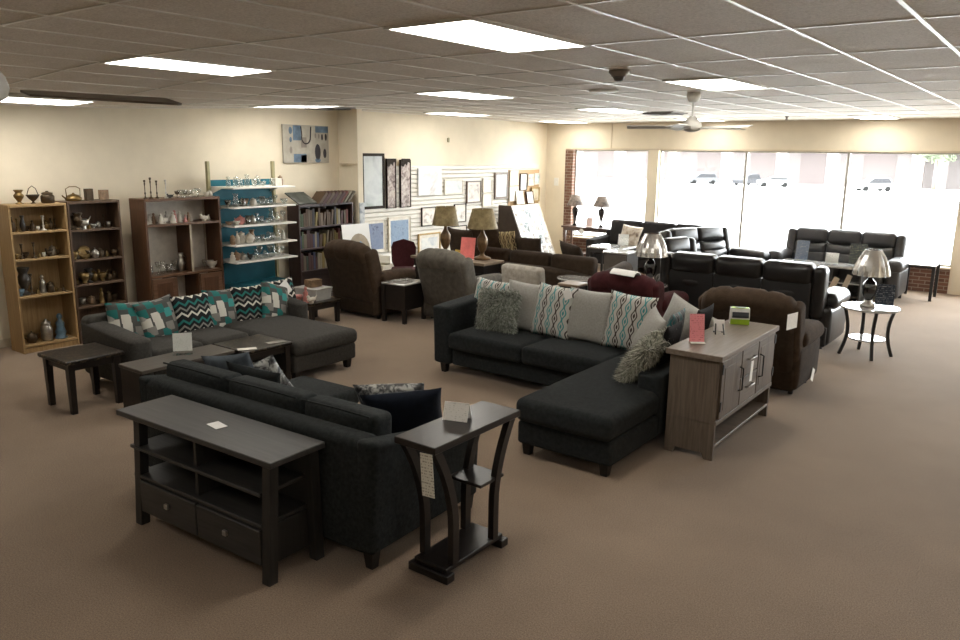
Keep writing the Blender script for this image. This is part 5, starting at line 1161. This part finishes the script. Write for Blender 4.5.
picture('framed_picture', 'cream framed floral sheet below the highest white sheet in the corner', XS + .02, 14.2, 14.55, 1.3, 1.62, FP, P(14, (.72, .68, .62), (.4, .33, .3), (.68, .63, .57), 7))
picture('framed_picture', 'gold framed picture low on the tan corner board', XS + .02, 15.08, 15.42, 1.25, 1.58, FG, P(15, (.55, .48, .36), (.25, .18, .1), (.5, .42, .3), 6), .03)
picture('framed_picture', 'white sheet leaning against the corner board, left of two', XS + .08, 14.42, 14.72, 1.22, 1.52, FP, P(16, (.78, .75, .7), (.6, .55, .5), (.75, .7, .66), 5), tilt=-10)
picture('framed_picture', 'pale sheet leaning against the corner board, right of two', XS + .08, 14.84, 15.12, 1.2, 1.5, FB, P(17, (.76, .7, .64), (.5, .4, .36), (.72, .64, .58), 5), .012, tilt=-10)
picture('framed_picture', 'blue print in a white mount behind the brown recliner, left of two', XS, 9.7, 10.3, .55, 1.14, FP, P(18, (.16, .2, .3), (.09, .11, .18), (.2, .24, .34), 14), .015, .045)
picture('framed_picture', 'blue print in a white mount above the maroon chair, right of two', XS, 10.38, 10.98, .54, 1.16, FP, P(19, (.2, .28, .4), (.12, .17, .26), (.25, .33, .44), 14), .015, .045)
picture('framed_picture', 'black framed sketch left of the first gold lamp shade', XS, 11.3, 11.72, .94, 1.3, FB, P(20, (.75, .72, .66), (.3, .25, .22), (.7, .66, .6), 7), .015, .04)
picture('framed_picture', 'black framed sketch right of the first gold lamp shade', XS, 12.3, 12.68, .95, 1.32, FB, P(21, (.75, .72, .66), (.3, .25, .22), (.7, .66, .6), 7), .015, .04)
picture('framed_picture', 'gold framed pale blue picture behind the taupe recliner', XS, 11.2, 11.86, .4, .8, FG, P(22, (.72, .72, .68), (.35, .4, .46), (.6, .62, .62), 5), .03, .06)
picture('framed_picture', 'black framed narrow picture below the gold lamp shades', XS, 12.1, 12.7, .6, .88, FB, P(23, (.7, .66, .6), (.4, .36, .32), (.66, .62, .55), 5), .015, .03)
picture('framed_picture', 'pale narrow panel on the edge of the pilaster by the book shelves', -9.495, 9.26, 9.37, 1.0, 1.5, None, P(24, (.6, .6, .58), (.2, .22, .24), (.5, .52, .53), 7), d=.02)
# leaning poster behind the brown recliner
t = thing('poster', 'white poster of a tan arch leaning behind the brown recliner', 'poster', (-9.2, 9.02, .002), 0); t.rotation_euler = (0, radians(-8), radians(-4))
MB().box(-.02, -.002, -.2, -.17, 0, .6, .002).box(-.02, -.002, .15, .18, 0, .6, .002).build('prop_leg', M_oak, t)
MB().box(0, .012, -.3, .28, .5, 1.18, .001).build('board', M_wht, t)
MB().prism([(-.22, .5), (.2, .5), (.25, .76)] + [(.03 + .22 * cos(a), .76 + .26 * sin(a)) for a in [pi * k / 10 for k in range(1, 10)]] + [(-.2, .76)], .0121, .0135, 'x').build('arch_print', mat('arch_tan', (.4, .33, .24), .6), t)
MB().prism([(-.02, .68), (.2, .6), (.24, .76), (.05, .9)], .0136, .0145, 'x').build('blue_print', mat('arch_blue', (.22, .32, .46), .6), t)
solo('corner_shelf', MB().prism([(0, 0), (.42, 0), (.3, -.1), (.12, -.1)], 0, .025, 'z'), M_trim, 'small cream shelf on the pilaster face above the books', 'shelf', (-9.93, 9.249, 2.13))
# low tables / crates along the slatwall
def crate(label, loc, w, d, h, mt):
    t = thing('storage_crate', label, 'crate', loc, 0); b = MB()
    b.box(-d / 2, d / 2, -w / 2, w / 2, 0, .015, .002); b.box(-d / 2, -d / 2 + .015, -w / 2, w / 2, .015, h, .002).box(d / 2 - .015, d / 2, -w / 2, w / 2, .015, h, .002).box(-d / 2 + .015, d / 2 - .015, -w / 2, -w / 2 + .015, .015, h, .002).box(-d / 2 + .015, d / 2 - .015, w / 2 - .015, w / 2, .015, h, .002); b.build('body', mt, t)
    MB().box(-d / 2 + .016, d / 2 - .016, -w / 2 + .016, w / 2 - .016, h - .06, h - .02, .003).build('papers', M_page, t)
crate('cream crate of papers on the floor under the blue prints', (-9.6, 10.05, 0), .7, .4, .4, mat('crate_cream', (.55, .5, .4), .6))
crate('white crate of papers under the second blue print', (-9.6, 10.85, 0), .7, .4, .34, mat('crate_white', (.62, .6, .54), .6))
solo('paper_box', MB().box(-.12, .12, -.16, .16, 0, .14, .003), M_wht, 'white box standing on the cream crate of papers', 'box', (-9.6, 10.08, .401), (0, 0, .2))
# rack of prints in the far corner
def print_rack():
    t = thing('print_rack', 'slanted white rack of art prints in the far left corner', 'rack', (-9.45, 14.4, 0), 0)
    MB().prism([(-.4, 0), (.42, 0), (.42, .06), (-.08, 1.24), (-.4, 1.24)], .46, .49, 'y').build('side_panel', mat('rack_tan', (.5, .42, .3), .6), t)
    MB().prism([(-.4, 0), (.42, 0), (.42, .06), (-.08, 1.24), (-.4, 1.24)], -.64, -.61, 'y').build('side_panel', mat('rack_dark', (.05, .035, .025), .5), t)
    T = Matrix.Translation((.41, 0, .07)) @ Matrix.Rotation(-math.atan2(.5, 1.17), 4, 'Y')
    MB().box(-.02, 0, -.61, .46, 0, 1.27, .002, M=T).build('slanted_board', M_wht, t)
    return t, T
rk, RT = print_rack()
prr = random.Random(9); k = 0
for r in range(4):
    for c in range(5):
        h = prr.uniform(.2, .27); w = prr.uniform(.15, .19); k += 1
        o = MB().box(.002, .008, -w / 2, w / 2, 0, h, .0005).build('art_print', P(30 + k % 6, (.6, .57, .52), (.07, .06, .055), (.42, .38, .34) if k % 3 else (.2, .24, .25), 11))
        o.matrix_world = Matrix.Translation((-9.45, 14.4, 0)) @ RT @ Matrix.Translation((0, -.5 + c * .215, .05 + r * .3)); tag(o, 'art print on the slanted corner rack, %s row from bottom, %s from left' % (ORD[r], ORD[c]), 'print', 'art prints on the corner rack')
solo('light_switch', MB().box(-.06, .06, -.008, 0, -.09, .09, .002).box(-.012, .012, -.014, -.008, -.02, .02, .001), M_white, 'pale switch plate on the cream wall left of the brick pier', 'switch', (-9.66, 15.799, 1.7))
solo('wall_fitting', MB().soft((0, 0, 0), (.03, .06, .09), .014, k=2, m=1), mat('olive_knob', (.4, .38, .25), .6), 'small greenish fitting high on the far left wall', 'fitting', (-9.933, 12.15, 2.58))
